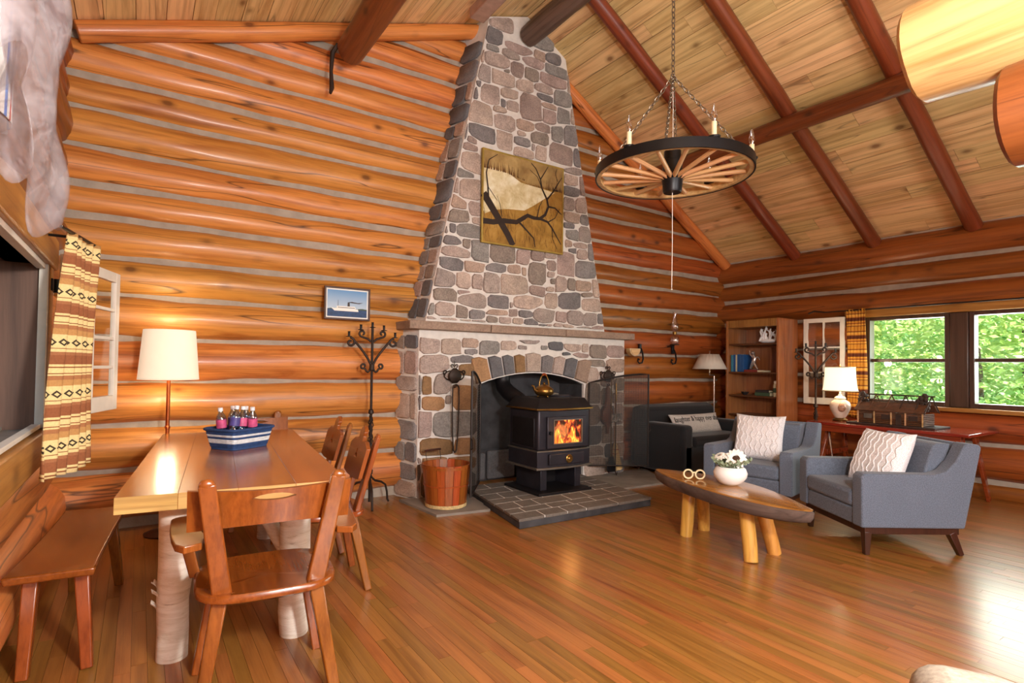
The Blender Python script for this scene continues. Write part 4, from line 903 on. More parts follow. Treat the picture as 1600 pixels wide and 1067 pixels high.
g = G(); g.tube([(-.12, .20, .78), (-.14, .34, .86), (-.16, .50, .93), (-.17, .59, .99), (-.17, .62, 1.06), (-.17, .62, 1.165)], .075, 20, [.08, .085, .085, .085, .085, .085]); g.build('flue_pipe', 'stove_dark', sv, smooth=50)
light('stove_fire_light', 'POINT', (3.54, 4.12, .66), 1.2, (1, .45, .12), .08)
# kettle
kt = thing('kettle', 'round brass kettle with arched copper handle on the stove', 'kettle', (3.42, 4.42, .994))
g = G(); g.lathe([(.0, .012), (.055, .012), (.085, .03), (.098, .055), (.092, .085), (.065, .108), (.045, .115)], 28); g.build('body', 'brass', kt, smooth=60)
g = G(); g.lathe([(.045, .113), (.03, .125), (.012, .13), (.012, .14), (.016, .147), (0, .155)], 20); g.build('lid', 'brass', kt, smooth=60)
g = G(); g.tube([(-.085, 0, .06), (-.12, 0, .08), (-.128, 0, .11), (-.15, 0, .118)], .014, 10, [.02, .014, .011, .009]); g.build('spout', 'brass', kt, smooth=60)
g = G(); g.tube([(.06*math.cos(a), 0, .10+.13*math.sin(a)) for a in [PI*k/14 for k in range(15)]], .007, 8); h_ = g.build('handle', 'brass', kt, smooth=60)
g = G(); g.tube([(.055*math.cos(a), 0, .10+.13*math.sin(a)) for a in [PI*(.36+.28*k/6) for k in range(7)]], .014, 10); g.build('grip', 'copper', h_, smooth=60)
for a in range(3): g = G(); g.sphere((.06*math.cos(a*2.1+.5), .06*math.sin(a*2.1+.5), .008), .01, 8, 6); g.build('foot', 'brass', kt)
sp = thing('stove_spring_handle', 'curved metal bail lying on the stove top behind the kettle', 'handle', (3.68, 4.56, .931))
g = G(); g.tube([(.07*math.cos(a), 0, .012+.075*math.sin(a)) for a in [PI*k/14 for k in range(15)]], .012, 10); g.build('bail', 'steel_trim', sp, smooth=60)
for s_ in (-1, 1): g = G(); g.lathe([(0, 0), (.022, 0), (.022, .008), (.012, .014), (0, .014)], 12); g.build('bracket', 'stove', sp, loc=(s_*.07, 0, 0))
# ---- bushel basket
bb = thing('bushel_basket', 'round stained wooden bushel tub with wire handle beside the fireplace', 'basket', (2.38, 4.52, .023))
N = 18
for i in range(N):
    a0, a1 = 2*PI*i/N+.008, 2*PI*(i+1)/N-.008; g = G(); rr = []
    for z, r in ((0.03, .185), (.2, .203), (.385, .224)):
        rr.append([(math.cos(a)*(r+o_), math.sin(a)*(r+o_), z) for o_, aa in ((0, (a0, (a0+a1)/2, a1)), (-.012, (a1, (a0+a1)/2, a0))) for a in aa])
    g.ring_strip(rr); g.build('stave', 'stave', bb, smooth=0)
g = G(); g.lathe([(0, .0), (.18, .0), (.18, .02), (0, .02)], 32); g.build('bottom', 'straw', bb)
for z, r, mt, h in ((.02, .190, 'straw', .03), (.20, .208, 'stave', .012), (.36, .227, 'stave', .022)):
    g = G(); g.lathe([(r-.004, z-h/2), (r, z-h/2), (r+.003, z+h/2), (r-.001, z+h/2)], 36); g.f = [f for f in g.f if len(f) == 4]; g.mi = [0]*len(g.f); g.build('hoop', mt, bb, smooth=40)
g = G(); g.tube([(-.09, .215, .36), (-.10, .225, .43), (-.10, .225, .47)], .003, 6); g.tube([(.06, .225, .36), (.055, .235, .44), (.05, .235, .475)], .003, 6); wh = g.build('wire_handle', 'iron', bb)
g = G(); g.tube([(-.11, .225, .472), (.06, .237, .478)], .010, 8); g.build('wooden_grip', 'dark_leg', wh)
# ---- mesh screen doors
def screen(label, hinge, end, z0, zh, ze):
    h, e = Vector(hinge), Vector(end); L = (e-h).length; ang = math.atan2((e-h).y, (e-h).x)
    t = thing('fire_screen', label, 'fire screen', (h.x, h.y, 0), ang)
    arc = [(L*i/8, zh+(ze-zh)*math.sin(PI/2*i/8)) for i in range(9)]
    g = G(); g.tube([(0, 0, z0), (0, 0, zh)]+[(a, 0, b) for a, b in arc[1:]]+[(L, 0, z0), (0, 0, z0)], .011, 8); g.build('frame', 'mesh_edge', t)
    g = G(); g.prism([(0, z0), (L, z0)]+arc[::-1], .002, lambda a, b, d: (a, d-.001, b)); g.build('mesh_panel', 'mesh_screen', t, smooth=0)
    g = G()
    for i in range(1, 24):
        x = L*i/24; z1 = zh+(ze-zh)*math.sin(PI/2*x/L); g.box((x, 0, (z0+z1)/2), (.0012, .0012, z1-z0))
    for i in range(1, 40): g.box((L/2, 0, z0+(zh-z0)*i/40), (L, .0012, .0012))
    g.build('wire_mesh', 'mesh_edge', t, smooth=0)
    g = G(); g.tube([(L+.004, 0, .55), (L+.03, .02, .57), (L+.03, .02, .63), (L+.004, 0, .65)], .006, 6); g.build('pull', 'iron', t)
screen('black mesh fire screen door swung open to the right over the dark sofa', (4.41, 4.84), (5.0, 4.47), .16, 1.12, 1.23)
screen('black mesh fire screen door seen edge-on left of the opening', (2.92, 4.83), (2.50, 4.28), .13, 1.12, 1.25)
# ---- wrought iron hangers
def scroll(c, r0, turns, dirx, start, n=22, plane='XZ'):
    return [(c[0]+dirx*(r0*(1-.75*k/n))*math.cos(start+turns*2*PI*k/n), c[1], c[2]+(r0*(1-.75*k/n))*math.sin(start+turns*2*PI*k/n)) for k in range(n+1)]
def hanger(label, x, z):
    t = thing('iron_hanger', label, 'wall hook', (x, 4.855, z))
    g = G(); g.grid(lambda u, v: ((u-.5)*.15*math.sin(PI*(.12+.8*v)), -.012-.02*math.sin(PI*u)*math.sin(PI*v), -.075+.15*v), 8, 8); o = g.build('shield', 'iron', t); s = o.modifiers.new('t', 'SOLIDIFY'); s.thickness = .006
    for s_ in (-1, 1):
        g = G(); g.tube([(s_*(.02+.09*math.sin(a)), 0, -.05+.10*(1-math.cos(a))*.5) for a in [PI*.9*k/10 for k in range(11)]][::-1] , .006, 6); g.tube(scroll((s_*.10, 0, .035), .028, .9, s_, -PI/2), .006, 6); g.tube(scroll((s_*.022, 0, .10), .02, .9, s_, -PI/2), .005, 6); g.build('scroll', 'iron', t, smooth=60)
    g = G(); g.tube([(0, 0, .08), (0, 0, .15)], .006, 6, .002); g.tube(scroll((.0, -.02, -.10), .022, .8, 1, PI*.9), .006, 6); g.tube([(0, .025, .0), (0, -.01, .0)], .008, 6); g.build('hook', 'iron', t)
    return t
hanger('heart-shaped wrought iron hanger holding the fire tongs left of the fireplace', 2.63, 1.20)
hanger('heart-shaped wrought iron hanger holding fire tools right of the fireplace', 4.72, 1.20)
tg = thing('fire_tongs', 'long thin iron fire tongs hanging left of the fireplace', 'fire tool', (2.63, 4.82, .44))
for s_ in (-1, 1): g = G(); g.tube([(s_*.035, 0, .64), (s_*.038, 0, .5), (s_*.030, 0, .2), (s_*.018, 0, .03), (s_*.004, 0, 0)], .007, 8); g.build('arm', 'iron', tg)
g = G(); g.tube([(-.035, 0, .64), (-.02, 0, .665), (0, -.005, .672), (.02, 0, .665), (.035, 0, .64)], .008, 8); g.build('hinge', 'iron', tg)
bl = thing('bellows', 'brown leather bellows with studs hanging right of the stove', 'bellows', (4.66, 4.80, .52))
out = [(.012, 0), (.02, .08)] + [(.075*math.sin(PI*(.1+.8*k/10))+.012, .10+.24*k/10) for k in range(11)] + [(.022, .40), (.02, .54), (0, .56)]
out = out + [(-a, b) for a, b in out[::-1]]
g = G(); g.prism(out, .03, lambda a, b, d: (a, -.025+d, b)); g.build('board', 'leather', bl, bevel=.004)
for k in range(9): g = G(); a = .1+.8*k/8; [g.sphere((s_*(.072*math.sin(PI*a)+.008), -.026, .10+.24*k/8), .007, 6, 4) for s_ in (-1, 1)]; g.build('stud', 'silver', bl)
br_ = thing('hearth_brush', 'straw hearth broom with long wooden handle among the fire tools', 'brush', (4.79, 4.79, .06))
g = G(); g.cyl((0, 0, .30), (.0, .0, 1.05), .011, .010, 10); g.build('handle', 'pine_yellow', br_)
g = G(); g.tube([(0, 0, .34), (.0, 0, .28), (.02, 0, .14), (.05, 0, .03)], .03, 12, [.018, .035, .05, .055]); g.build('bristles', 'straw', br_)
for z in (.26, .21): g = G(); g.lathe([(.038, 0), (.042, .005), (.038, .01)], 14); g.build('binding', 'rag_red', br_, loc=(.006, 0, z))
sh = thing('fire_shovel', 'black iron ash shovel with brass shaft hanging by the stove', 'shovel', (4.70, 4.74, .07))
g = G(); g.cyl((0, .03, .16), (0, .03, 1.10), .007, .007, 8); g.build('shaft', 'brass', sh)
g = G(); g.prism([(-.035, .18), (-.07, .03), (-.05, 0), (.05, 0), (.07, .03), (.035, .18)], .012, lambda a, b, d: (a, .02-.06*abs(a)+d, b)); g.build('pan', 'black_metal', sh, bevel=.003)
pk = thing('fire_poker', 'slim brass-handled poker hanging beside the ash shovel', 'poker', (4.755, 4.75, .03))
g = G(); g.cyl((0, 0, .10), (0, 0, 1.08), .006, .006, 8); g.tube([(0, 0, .12), (0, 0, .04), (.02, 0, .0), (.035, 0, .03)], .008, 6); g.build('rod', 'iron', pk)
g = G(); g.lathe([(0, .86), (.012, .87), (.015, .95), (.010, 1.08), (0, 1.09)], 10); g.build('grip', 'brass', pk)
tr = thing('fire_tool_plate', 'small silver studded trivet plate hanging on the fire tools', 'trivet', (4.74, 4.715, .66))
g = G(); g.prism([(-.085, 0), (.085, 0), (.085, .10), (-.085, .10)], .008, lambda a, b, d: (a, d, b), [[(x+.012*c, .05+.03*s2) for c, s2 in ((-1, 0), (0, -1), (1, 0), (0, 1))] for x in (-.045, 0, .045)]); g.build('plate', 'silver', tr, bevel=.002)
for x in (-.075, -.045, -.015, .015, .045, .075):
    for z in (.008, .092): g = G(); g.sphere((x, -.002, z), .008, 6, 4); g.build('stud', 'chrome', tr)

# ================================================================== WALL THINGS
# ---- ship picture
pc = thing('ship_picture', 'small framed picture of a white steamship on blue water on the log wall', 'picture', (1.605, 5.07, 1.86), 0)
g = G(); hw, hh = .215, .152; fr = .017
g.prism([(-hw, -hh), (hw, -hh), (hw, hh), (-hw, hh)], .022, lambda a, b, d: (a, -d, b), [[(-hw+fr, -hh+fr), (-hw+fr, hh-fr), (hw-fr, hh-fr), (hw-fr, -hh+fr)]]); g.build('frame', 'walnut_frame', pc, bevel=.004)
g = G(); g.span((-hw+fr, -.008, -hh+fr), (hw-fr, .0, hh-fr)); g.build('mat', 'mat_white', pc)
g = G(); g.span((-.185, -.010, -.122), (.185, -.008, .122)); o = g.build('print', 'ship_sky', pc)
def inlay(name, pts, y, mat, parent, depth=.0012): g = G(); g.prism(pts, depth, lambda a, b, d: (a, y-d, b)); return g.build(name, mat, parent, smooth=0)
inlay('sea', [(-.185, -.122), (.185, -.122), (.185, -.055), (-.185, -.052)], -.010, 'ship_sea', o)
inlay('far_shore', [(-.185, -.052), (-.12, -.043), (-.05, -.05), (.06, -.048), (.14, -.04), (.185, -.045), (.185, -.055), (-.185, -.055)], -.0102, 'book_green', o)
inlay('hull', [(-.12, -.07), (-.15, -.045), (-.13, -.045), (.10, -.048), (.105, -.07)], -.0112, 'ship_white', o)
inlay('deck_house', [(-.10, -.045), (-.10, -.025), (.07, -.025), (.08, -.045)], -.0114, 'ship_white', o)
inlay('window_row', [(-.09, -.040), (-.09, -.035), (.07, -.035), (.07, -.040)], -.0126, 'ship_dark', o)
inlay('funnel', [(.0, -.025), (.002, .012), (.02, .012), (.022, -.025)], -.0114, 'ship_dark', o)
inlay('smoke', [(.002, .013), (.04, .02), (.10, .012), (.15, .018), (.11, .004), (.05, .008), (.02, .01)], -.0110, 'ship_dark', o)
inlay('mast', [(-.09, -.025), (-.089, .03), (-.087, .03), (-.086, -.025)], -.0114, 'ship_dark', o)
# ---- winter landscape on the chimney
pt = thing('landscape_painting', 'square gold-framed painting of a golden winter field behind bare dark branches', 'painting', (3.455, 4.868, 3.065))
PW, PH = 1.08, .985
g = G(); e = .016; g.prism([(-PW/2, -PH/2), (PW/2, -PH/2), (PW/2, PH/2), (-PW/2, PH/2)], .03, lambda a, b, d: (a, -d, b), [[(-PW/2+e, -PH/2+e), (-PW/2+e, PH/2-e), (PW/2-e, PH/2-e), (PW/2-e, -PH/2+e)]]); g.build('frame', 'gold_frame', pt, bevel=.003)
g = G(); g.span((-PW/2+e, -.022, -PH/2+e), (PW/2-e, 0, PH/2-e)); cv = g.build('canvas', 'canvas_field', pt)
UV = lambda u, v: (-PW/2+e+(PW-2*e)*u, -PH/2+e+(PH-2*e)*v)
inlay('sky', [UV(0, .80)]+[UV(u, .80-.10*u+.012*math.sin(9*u)) for u in (.2, .35, .5, .65, .8)]+[UV(1, .72), UV(1, 1), UV(0, 1)], -.022, 'canvas_sky', cv)
inlay('snow_field', [UV(.02, .30), UV(.12, .36), UV(.3, .40), UV(.5, .42), UV(.62, .50), UV(.78, .62), UV(.9, .70), UV(.7, .715), UV(.45, .73), UV(.3, .80), UV(.1, .82), UV(.0, .80), UV(0, .34)], -.0222, 'canvas_snow', cv)
rp = random.Random(4); g = G()
for k in range(120):
    u = rp.random(); base = (.80 if u < .25 else .80-.16*(u-.25) if u < .5 else .72); h = rp.uniform(.03, .10)*(1.3 if (u < .42 or u > .78) else .35); a = UV(u, base); b = UV(min(1, max(0, u+rp.uniform(-.012, .012))), base+h)
    g.prism([(a[0]-.004, a[1]), (a[0]+.004, a[1]), b], .0008, lambda p, q, d: (p, -.0234-d, q))
g.build('tree_line', 'paint_brush', cv, smooth=0)
g = G()
for k in range(150):
    u = rp.random(); v = rp.uniform(0, .34 if u < .6 else .5); h = rp.uniform(.04, .13); a = UV(u, v); b = UV(min(1, max(0, u+rp.uniform(-.03, .03))), v+h)
    g.prism([(a[0]-.002, a[1]), (a[0]+.002, a[1]), b], .0008, lambda p, q, d: (p, -.0234-d, q))
g.build('dry_grass', 'paint_brush', cv, smooth=0)
def branch(pts, w0, w1, y):
    L, Rr = [], []; P = [Vector(UV(*p)) for p in pts]; n = len(P)
    for i, p in enumerate(P):
        t = (P[min(i+1, n-1)]-P[max(i-1, 0)]).normalized(); nn = Vector((-t.y, t.x)); w_ = (w0+(w1-w0)*i/(n-1))/2
        L.append(p+nn*w_); Rr.append(p-nn*w_)
    g = G()
    for i in range(n-1): g.prism([tuple(L[i]), tuple(L[i+1]), tuple(Rr[i+1]), tuple(Rr[i])], .001, lambda a, b, d: (a, y-d, b))
    return g
bl_ = [([(0, .52), (.06, .44), (.14, .33), (.22, .22), (.29, .12), (.36, 0)], .085, .07), ([(0, .22), (.12, .225), (.25, .26), (.40, .27), (.50, .34), (.54, .37), (.62, .355), (.70, .36)], .06, .035),
       ([(.70, .36), (.77, .42), (.81, .52), (.79, .60), (.72, .72), (.70, .82), (.64, .93), (.58, .98)], .035, .008), ([(.81, .52), (.90, .52), (.99, .46)], .022, .01), ([(.70, .36), (.80, .34), (.86, .28), (.93, .18), (.99, .10)], .03, .008),
       ([(.81, .34), (.90, .40), (.96, .52)], .014, .005), ([(.44, .27), (.55, .18), (.62, .12), (.64, .02)], .022, .01), ([(.79, .60), (.88, .72), (.95, .84), (.99, .90)], .02, .006), ([(.70, .82), (.76, .92), (.80, .99)], .014, .006), ([(.72, .72), (.66, .84), (.56, .90)], .010, .004),
       ([(.06, .44), (.05, .60), (.03, .75), (.06, .9), (.16, .98)], .022, .006), ([(.05, .60), (.12, .52), (.16, .47)], .008, .003), ([(.86, .28), (.87, .15), (.93, .04)], .010, .004), ([(.66, .36), (.69, .50), (.73, .58)], .012, .005), ([(.88, .72), (.97, .74)], .007, .003), ([(.22, .30), (.20, .42), (.16, .52)], .008, .003), ([(.93, .84), (.90, .93), (.92, .99)], .008, .003)]
for k, (pts, a, b) in enumerate(bl_): branch(pts, a, b, -.0245-.0002*k).build('branch', 'paint_dark', cv, smooth=0)
# ---- hooks, half round plate and oil lamp on the log wall right of the chimney
hk = thing('wall_ornament', 'small half-round wooden bowl fixed to the log wall beside the mantel', 'ornament', (5.33, 5.05, 1.50))
g = G(); g.prism([(.10*math.cos(a), .10*math.sin(a)) for a in [PI+PI*k/12 for k in range(13)]], .07, lambda a, b, d: (a, d-.06, b+.05)); g.build('bowl', 'spoke', hk, bevel=.006)
g = G(); g.prism([(.078*math.cos(a), .078*math.sin(a)) for a in [PI+PI*k/12 for k in range(13)]], .004, lambda a, b, d: (a, d-.066, b+.042)); g.build('face', 'table_edge', hk)
for x, lab in ((5.48, 'black curled iron wall hook nearer to the mantel'), (6.13, 'black curled iron wall hook under the oil lamp')):
    h = thing('wall_hook', lab, 'hook', (x, 5.06, 1.40), 0, 'iron wall hooks')
    g = G(); g.tube([(.05, .04, .16), (.04, -.0, .15), (.03, -.03, .10), (.02, -.05, .02), (-.01, -.06, -.03), (-.05, -.05, -.04), (-.07, -.04, -.01), (-.055, -.035, .02), (-.035, -.035, .01)], .011, 8); g.build('curl', 'black_metal', h)
    g = G(); g.span((.03, .02, .10), (.07, .05, .22)); g.build('plate', 'black_metal', h, bevel=.004)
ol = thing('oil_lamp', 'glass oil lamp with tall chimney on a wall bracket in the back corner', 'oil lamp', (6.08, 4.98, 1.63))
g = G(); g.lathe([(0, 0), (.045, 0), (.06, .03), (.058, .09), (.03, .125), (.02, .13)], 20); g.build('font', 'lamp_glass', ol, smooth=60)
g = G(); g.lathe([(.022, .13), (.03, .14), (.03, .165), (.022, .17)], 16); g.build('burner', 'brass', ol)
g = G(); g.lathe([(.025, .17), (.055, .22), (.05, .27), (.028, .33), (.026, .43), (.03, .44)], 20); g.f = [f for f in g.f if len(f) == 4]; g.mi = [0]*len(g.f); g.build('glass_chimney', 'lamp_glass', ol, smooth=60)
g = G(); g.tube([(0, .12, -.03), (0, .03, -.015), (0, 0, -.006)], .010, 8); g.lathe([(0, -.012), (.062, -.012), (.065, -.002), (0, -.002)], 20); g.build('bracket', 'iron', ol)

# ---- wrought iron floor candelabra
def candelabrum(label, loc, H, rz, s=1.0):
    t = thing('floor_candelabrum', label, 'candelabrum', loc, rz, 'wrought iron candelabra')
    g = G(); g.tube([(0, 0, .04), (0, 0, H-.06)], .012, 10); g.build('pole', 'iron', t)
    for k in range(3):
        a = 2*PI*k/3+.5; c, s_ = math.cos(a), math.sin(a)
        g = G(); g.tube([(r*c, r*s_, z) for r, z in ((.0, .30), (.02, .26), (.06, .225), (.13, .205), (.18, .17), (.20, .10), (.205, .03), (.22, .008))], .010, 8); g.build('foot', 'iron', t, smooth=60)
        g = G(); g.tube([((.018+.006*math.sin(j))*math.cos(a+j*.9), (.018+.006*math.sin(j))*math.sin(a+j*.9), .28+.55*j/24) for j in range(25)], .006, 6); g.build('twisted_rod', 'iron', t)
    g = G(); g.lathe([(.012, .84), (.026, .85), (.022, .88), (.012, .89)], 12); g.build('collar', 'iron', t)
    g = G(); g.lathe([(.012, H-.46), (.024, H-.45), (.024, H-.40), (.012, H-.39)], 12); g.build('collar', 'iron', t)
    for sx in (-1, 1):
        g = G(); g.tube([(sx*.012, 0, H-.44)]+[(sx*(.012+.05*k/4), 0, H-.44-.03*math.sin(PI*k/4)) for k in range(1, 5)]+scroll((sx*.075, 0, H-.415), .026, .85, sx, -PI/2*.6), .010, 8); g.build('lower_scroll', 'iron', t, smooth=60)
        g = G(); g.tube([(sx*(.012+.17*u), 0, H-.40+.24*u**.8) for u in [k/8 for k in range(9)]]+[(sx*.20, 0, H-.155)]+scroll((sx*.195, 0, H-.20), .042, 1.1, sx, PI/2), .011, 8); g.build('arm', 'iron', t, smooth=60)
        g = G(); g.tube([(sx*.012, 0, H-.19), (sx*.04, 0, H-.165), (sx*.085, 0, H-.15)]+scroll((sx*.09, 0, H-.115), .033, 1.0, sx, -PI/2), .010, 8); g.build('inner_arm', 'iron', t, smooth=60)
    for x, z in ((-.21, H-.15), (-.105, H-.085), (0, H-.06), (.105, H-.085), (.21, H-.15)):
        g = G(); g.lathe([(0, 0), (.026, 0), (.028, .005), (.011, .008), (.011, .045), (.014, .05), (.009, .05), (.009, .02), (0, .02)], 12); g.build('candle_cup', 'black_metal', t, loc=(x, 0, z))
    return t
candelabrum('tall wrought iron floor candelabrum against the log wall left of the chimney', (1.80, 4.92, 0), 1.70, R(-12))
candelabrum('tall wrought iron floor candelabrum in front of the white sash at right', (6.98, 3.575, 0), 1.67, R(-60))

# ================================================================== CHANDELIER
cx, cy, cz = 3.20, 2.65, 2.72
ch = thing('wagon_wheel_chandelier', 'wagon wheel chandelier with candle bulbs hanging on chains', 'chandelier', (cx, cy, cz))
RW = .545
g = G(); n = 64; prof = [(RW-.034, -.03), (RW-.004, -.03), (RW-.004, .03), (RW-.034, .03)]
g.ring_strip([[(r*math.cos(2*PI*i/n), r*math.sin(2*PI*i/n), z) for r, z in prof] for i in range(n)]+[[(r, 0, z) for r, z in prof]], False); g.build('felloe', 'spoke', ch, smooth=30)
prof = [(RW-.004, -.034), (RW+.006, -.034), (RW+.006, .034), (RW-.004, .034)]
g = G(); g.ring_strip([[(r*math.cos(2*PI*i/n), r*math.sin(2*PI*i/n), z) for r, z in prof] for i in range(n)]+[[(r, 0, z) for r, z in prof]], False); g.build('iron_tyre', 'black_metal', ch, smooth=30)
for k in range(16):
    a = 2*PI*k/16+.1; c, s_ = math.cos(a), math.sin(a); g = G(); L = RW-.034-.05
    g.tube([(-L/2, 0, 0), (-L/4, 0, 0), (L/4, 0, 0), (L/2+.01, 0, 0)], .017, 10, [.018, .0165, .0155, .017]); o = g.build('spoke', 'spoke', ch, smooth=50)
    p0, p1 = Vector((.05*c, .05*s_, -.045)), Vector(((RW-.034)*c, (RW-.034)*s_, -.002)); o.location = (p0+p1)/2; o.rotation_euler = (p1-p0).to_track_quat('X', 'Z').to_euler()
g = G(); g.lathe([(0, -.15), (.060, -.15), (.066, -.138), (.072, -.06), (.092, -.052), (.095, -.035), (.08, -.02), (.07, .02), (.07, .08), (.06, .085), (.06, .15), (0, .15)], 28); g.build('hub', 'black_metal', ch, smooth=30)
for k in range(6):
    a = R(60)*k+R(8); x, y = (RW-.02)*math.cos(a), (RW-.02)*math.sin(a)
    g = G(); g.lathe([(0, .034), (.03, .034), (.036, .045), (.018, .048), (.0165, .05), (.0165, .14), (0, .14)], 14); o = g.build('candle_sleeve', 'candle', ch, loc=(x, y, 0))
    g = G(); g.lathe([(.0, .034), (.034, .034), (.04, .046), (.02, .05)], 14); g.build('cup', 'black_metal', o)
    g = G(); g.lathe([(.012, .14), (.021, .168), (.020, .192), (.009, .235), (.002, .258)], 14); g.build('bulb', 'bulb_glass', o, smooth=60)
def chain(name, p0, p1, link=.042, r=.0035):
    p0, p1 = Vector(p0), Vector(p1); d = p1-p0; L = d.length; d.normalize(); n_ = max(2, int(L/(link*.78))); g = G()
    a = d.cross(Vector((0, 1, .1))).normalized(); b = d.cross(a)
    for i in range(n_):
        c = p0 + d*(L*(i+.5)/n_); u = a if i % 2 else b
        ring = [c + d*(link/2*math.cos(t)) + u*(link*.26*math.sin(t)) for t in [2*PI*j/10 for j in range(11)]]
        g.tube(ring, r, 5)
    return g.build(name, 'chain', ch, smooth=60)
apex = (0, 0, .70)
for k in range(4): a = R(90)*k+R(35); chain('chain', apex, ((RW-.03)*math.cos(a), (RW-.03)*math.sin(a), .035))
chain('chain', (0, 0, .70), (0, 0, 5.04-cz), .05, .004)
g = G(); g.tube([(.02*math.cos(t), .0, .70+.02*math.sin(t)) for t in [2*PI*j/12 for j in range(13)]], .005, 6); g.build('ring', 'chain', ch)
g = G(); g.lathe([(0, 0), (.05, 0), (.045, .03), (0, .04)], 16); g.build('ceiling_hook', 'black_metal', ch, loc=(0, 0, 5.02-cz))
g = G(); g.tube([(0, 0, .69), (.004, 0, .2), (.0, 0, -.13)], .002, 5); g.tube([(0, 0, -.13), (.003, 0, -.5), (0, 0, -.84)], .0026, 5); g.sphere((0, 0, -.85), .006, 8, 6); g.build('pull_cord', 'cord_white', ch)

# ================================================================== RIGHT SIDE FURNITURE
# ---- bookcase
bc = thing('bookcase', 'glossy oak bookcase in the back right corner', 'bookcase', (6.85, 3.97, 0))
BD, BWd, BH = .45, .76, 1.97
for y in (0, BWd-.03): g = G(); g.span((0, y, 0), (BD, y+.03, BH)); g.build('side_panel', 'oak', bc, bevel=.003)
g = G(); g.span((BD-.015, .03, 0), (BD, BWd-.03, BH)); g.build('back_panel', 'oak', bc)
g = G(); g.span((0, .03, BH-.10), (BD-.015, BWd-.03, BH)); g.build('top_panel', 'oak', bc, bevel=.003)
for z in (.30, .67, .93, 1.245, 1.63): g = G(); g.span((.02, .031, z), (BD-.016, BWd-.031, z+.022)); g.build('shelf', 'oak_dark', bc, bevel=.002)
g = G(); g.span((0.002, .031, 0), (.02, BWd-.031, .30)); g.build('plinth', 'oak', bc)
def book(label, x, y, z, d, t_, h, mat, rx=0, flat=False):
    b = thing('book', label, 'book', (x, y, z), 0, 'books in the bookcase')
    if flat:
        g = G(); g.span((0, 0, 0), (d, h, t_)); g.build('cover', mat, b, bevel=.002); g = G(); g.span((.004, -.001, .004), (d-.004, .004, t_-.004)); g.build('pages', 'book_cream', b)
    else:
        g = G(); g.span((0, 0, 0), (d, t_, h)); g.build('cover', mat, b, bevel=.003); g = G(); g.span((.004, .004, h-.003), (d, t_-.004, h+.001)); g.build('pages', 'book_cream', b)
zz = 1.268
for i, (t_, h, mat, lab) in enumerate(((.035, .23, 'book_teal', 'pale teal upright book at the far left end of the shelf'), (.03, .235, 'book_blue', 'slim blue upright book beside the teal one'), (.022, .23, 'book_cream', 'thin cream upright book between blue spines'), (.05, .24, 'book_blue', 'thick blue upright book next to the figurine'), (.045, .235, 'book_blue', 'broad blue book at the right end of the upright row'))):
    book(lab, 6.90, 4.685-sum((.035, .03, .022, .05, .045)[:i+1])-.003*i, zz, .18, t_, h, mat)
book('red book lying flat under the figurine', 6.89, 4.29, zz, .16, .03, .19, 'book_red', flat=True)
book('cream book lying flat at the right of the red one', 6.89, 4.19, zz, .15, .022, .095, 'book_cream', flat=True)
book('dark green book lying flat on the lower shelf', 6.90, 4.12, .953, .17, .045, .21, 'book_green', flat=True)
book('dark book lying on top of the green one, lower shelf', 6.90, 4.13, 1.0, .16, .03, .19, 'book_dark', flat=True)
fg = thing('figurine', 'small shiny silver figurine standing on the flat red book', 'figurine', (6.97, 4.39, 1.30))
g = G(); g.tube([(0, .05, .0), (0, .03, .05), (0, .0, .10), (0, -.02, .16), (0, .0, .20)], .02, 10, [.012, .02, .03, .025, .015]); g.tube([(0, -.06, 0), (0, -.03, .05), (0, 0, .10)], .012, 8, [.010, .014, .02]); g.tube([(0, 0, .16), (0, .05, .20), (0, .06, .26)], .01, 8, [.014, .01, .006]); g.tube([(0, -.02, .16), (0, -.07, .17), (0, -.09, .13)], .01, 8, [.014, .01, .006]); g.build('body', 'figure_silver', fg, smooth=60)
g = G(); g.sphere((0, .01, .225), .024, 10, 8); g.build('head', 'figure_silver', fg)
g = G(); g.lathe([(0, 0), (.07, 0), (.07, .008), (0, .008)], 16); g.build('base', 'book_dark', fg)
co = thing('coral_ornament', 'white branching coral ornament on the top bookcase shelf', 'ornament', (7.0, 4.20, 1.653))
rk = random.Random(9); g = G(); g.sphere((0, .0, .03), .05, 12, 8, (1, 2.4, .6))
for k in range(16):
    y0 = rk.uniform(-.13, .13); a = rk.uniform(-.7, .7); L = rk.uniform(.10, .20); p = Vector((rk.uniform(-.02, .02), y0, .03)); pts = [p]
    for j in range(4): p = p + Vector((rk.uniform(-.015, .015), math.sin(a+rk.uniform(-.4, .4))*L/4, math.cos(a)*L/4)); pts.append(p)
    g.tube(pts, .016, 6, [.018, .016, .013, .012, .009])
    for j in (2, 3): g.tube([pts[j], pts[j]+Vector((0, rk.uniform(-.04, .04), .03))], .011, 6, .007)
g.build('branches', 'coral', co, smooth=60)
js = thing('jar', 'pale lidded jar with banded label on the lower bookcase shelf', 'jar', (6.95, 4.055, .953))
g = G(); g.lathe([(0, 0), (.04, 0), (.042, .02), (.042, .15), (.03, .17)], 18); g.build('body', 'book_cream', js); g = G(); g.lathe([(.0425, .05), (.0425, .11)], 18); g.build('label', 'book_green', js); g = G(); g.lathe([(.03, .168), (.034, .172), (.034, .20), (0, .205)], 18); g.build('lid', 'white_paint', js)
gl = thing('small_dish', 'small dark glass dish on the lower bookcase shelf', 'dish', (6.98, 4.52, .953)); g = G(); g.lathe([(0, 0), (.025, 0), (.03, .01), (.055, .04), (.05, .04), (.025, .015), (0, .012)], 18); g.build('bowl', 'book_dark', gl); g = G(); g.sphere((0, 0, .03), .02, 10, 8); g.build('glass_bead', 'chrome', gl)
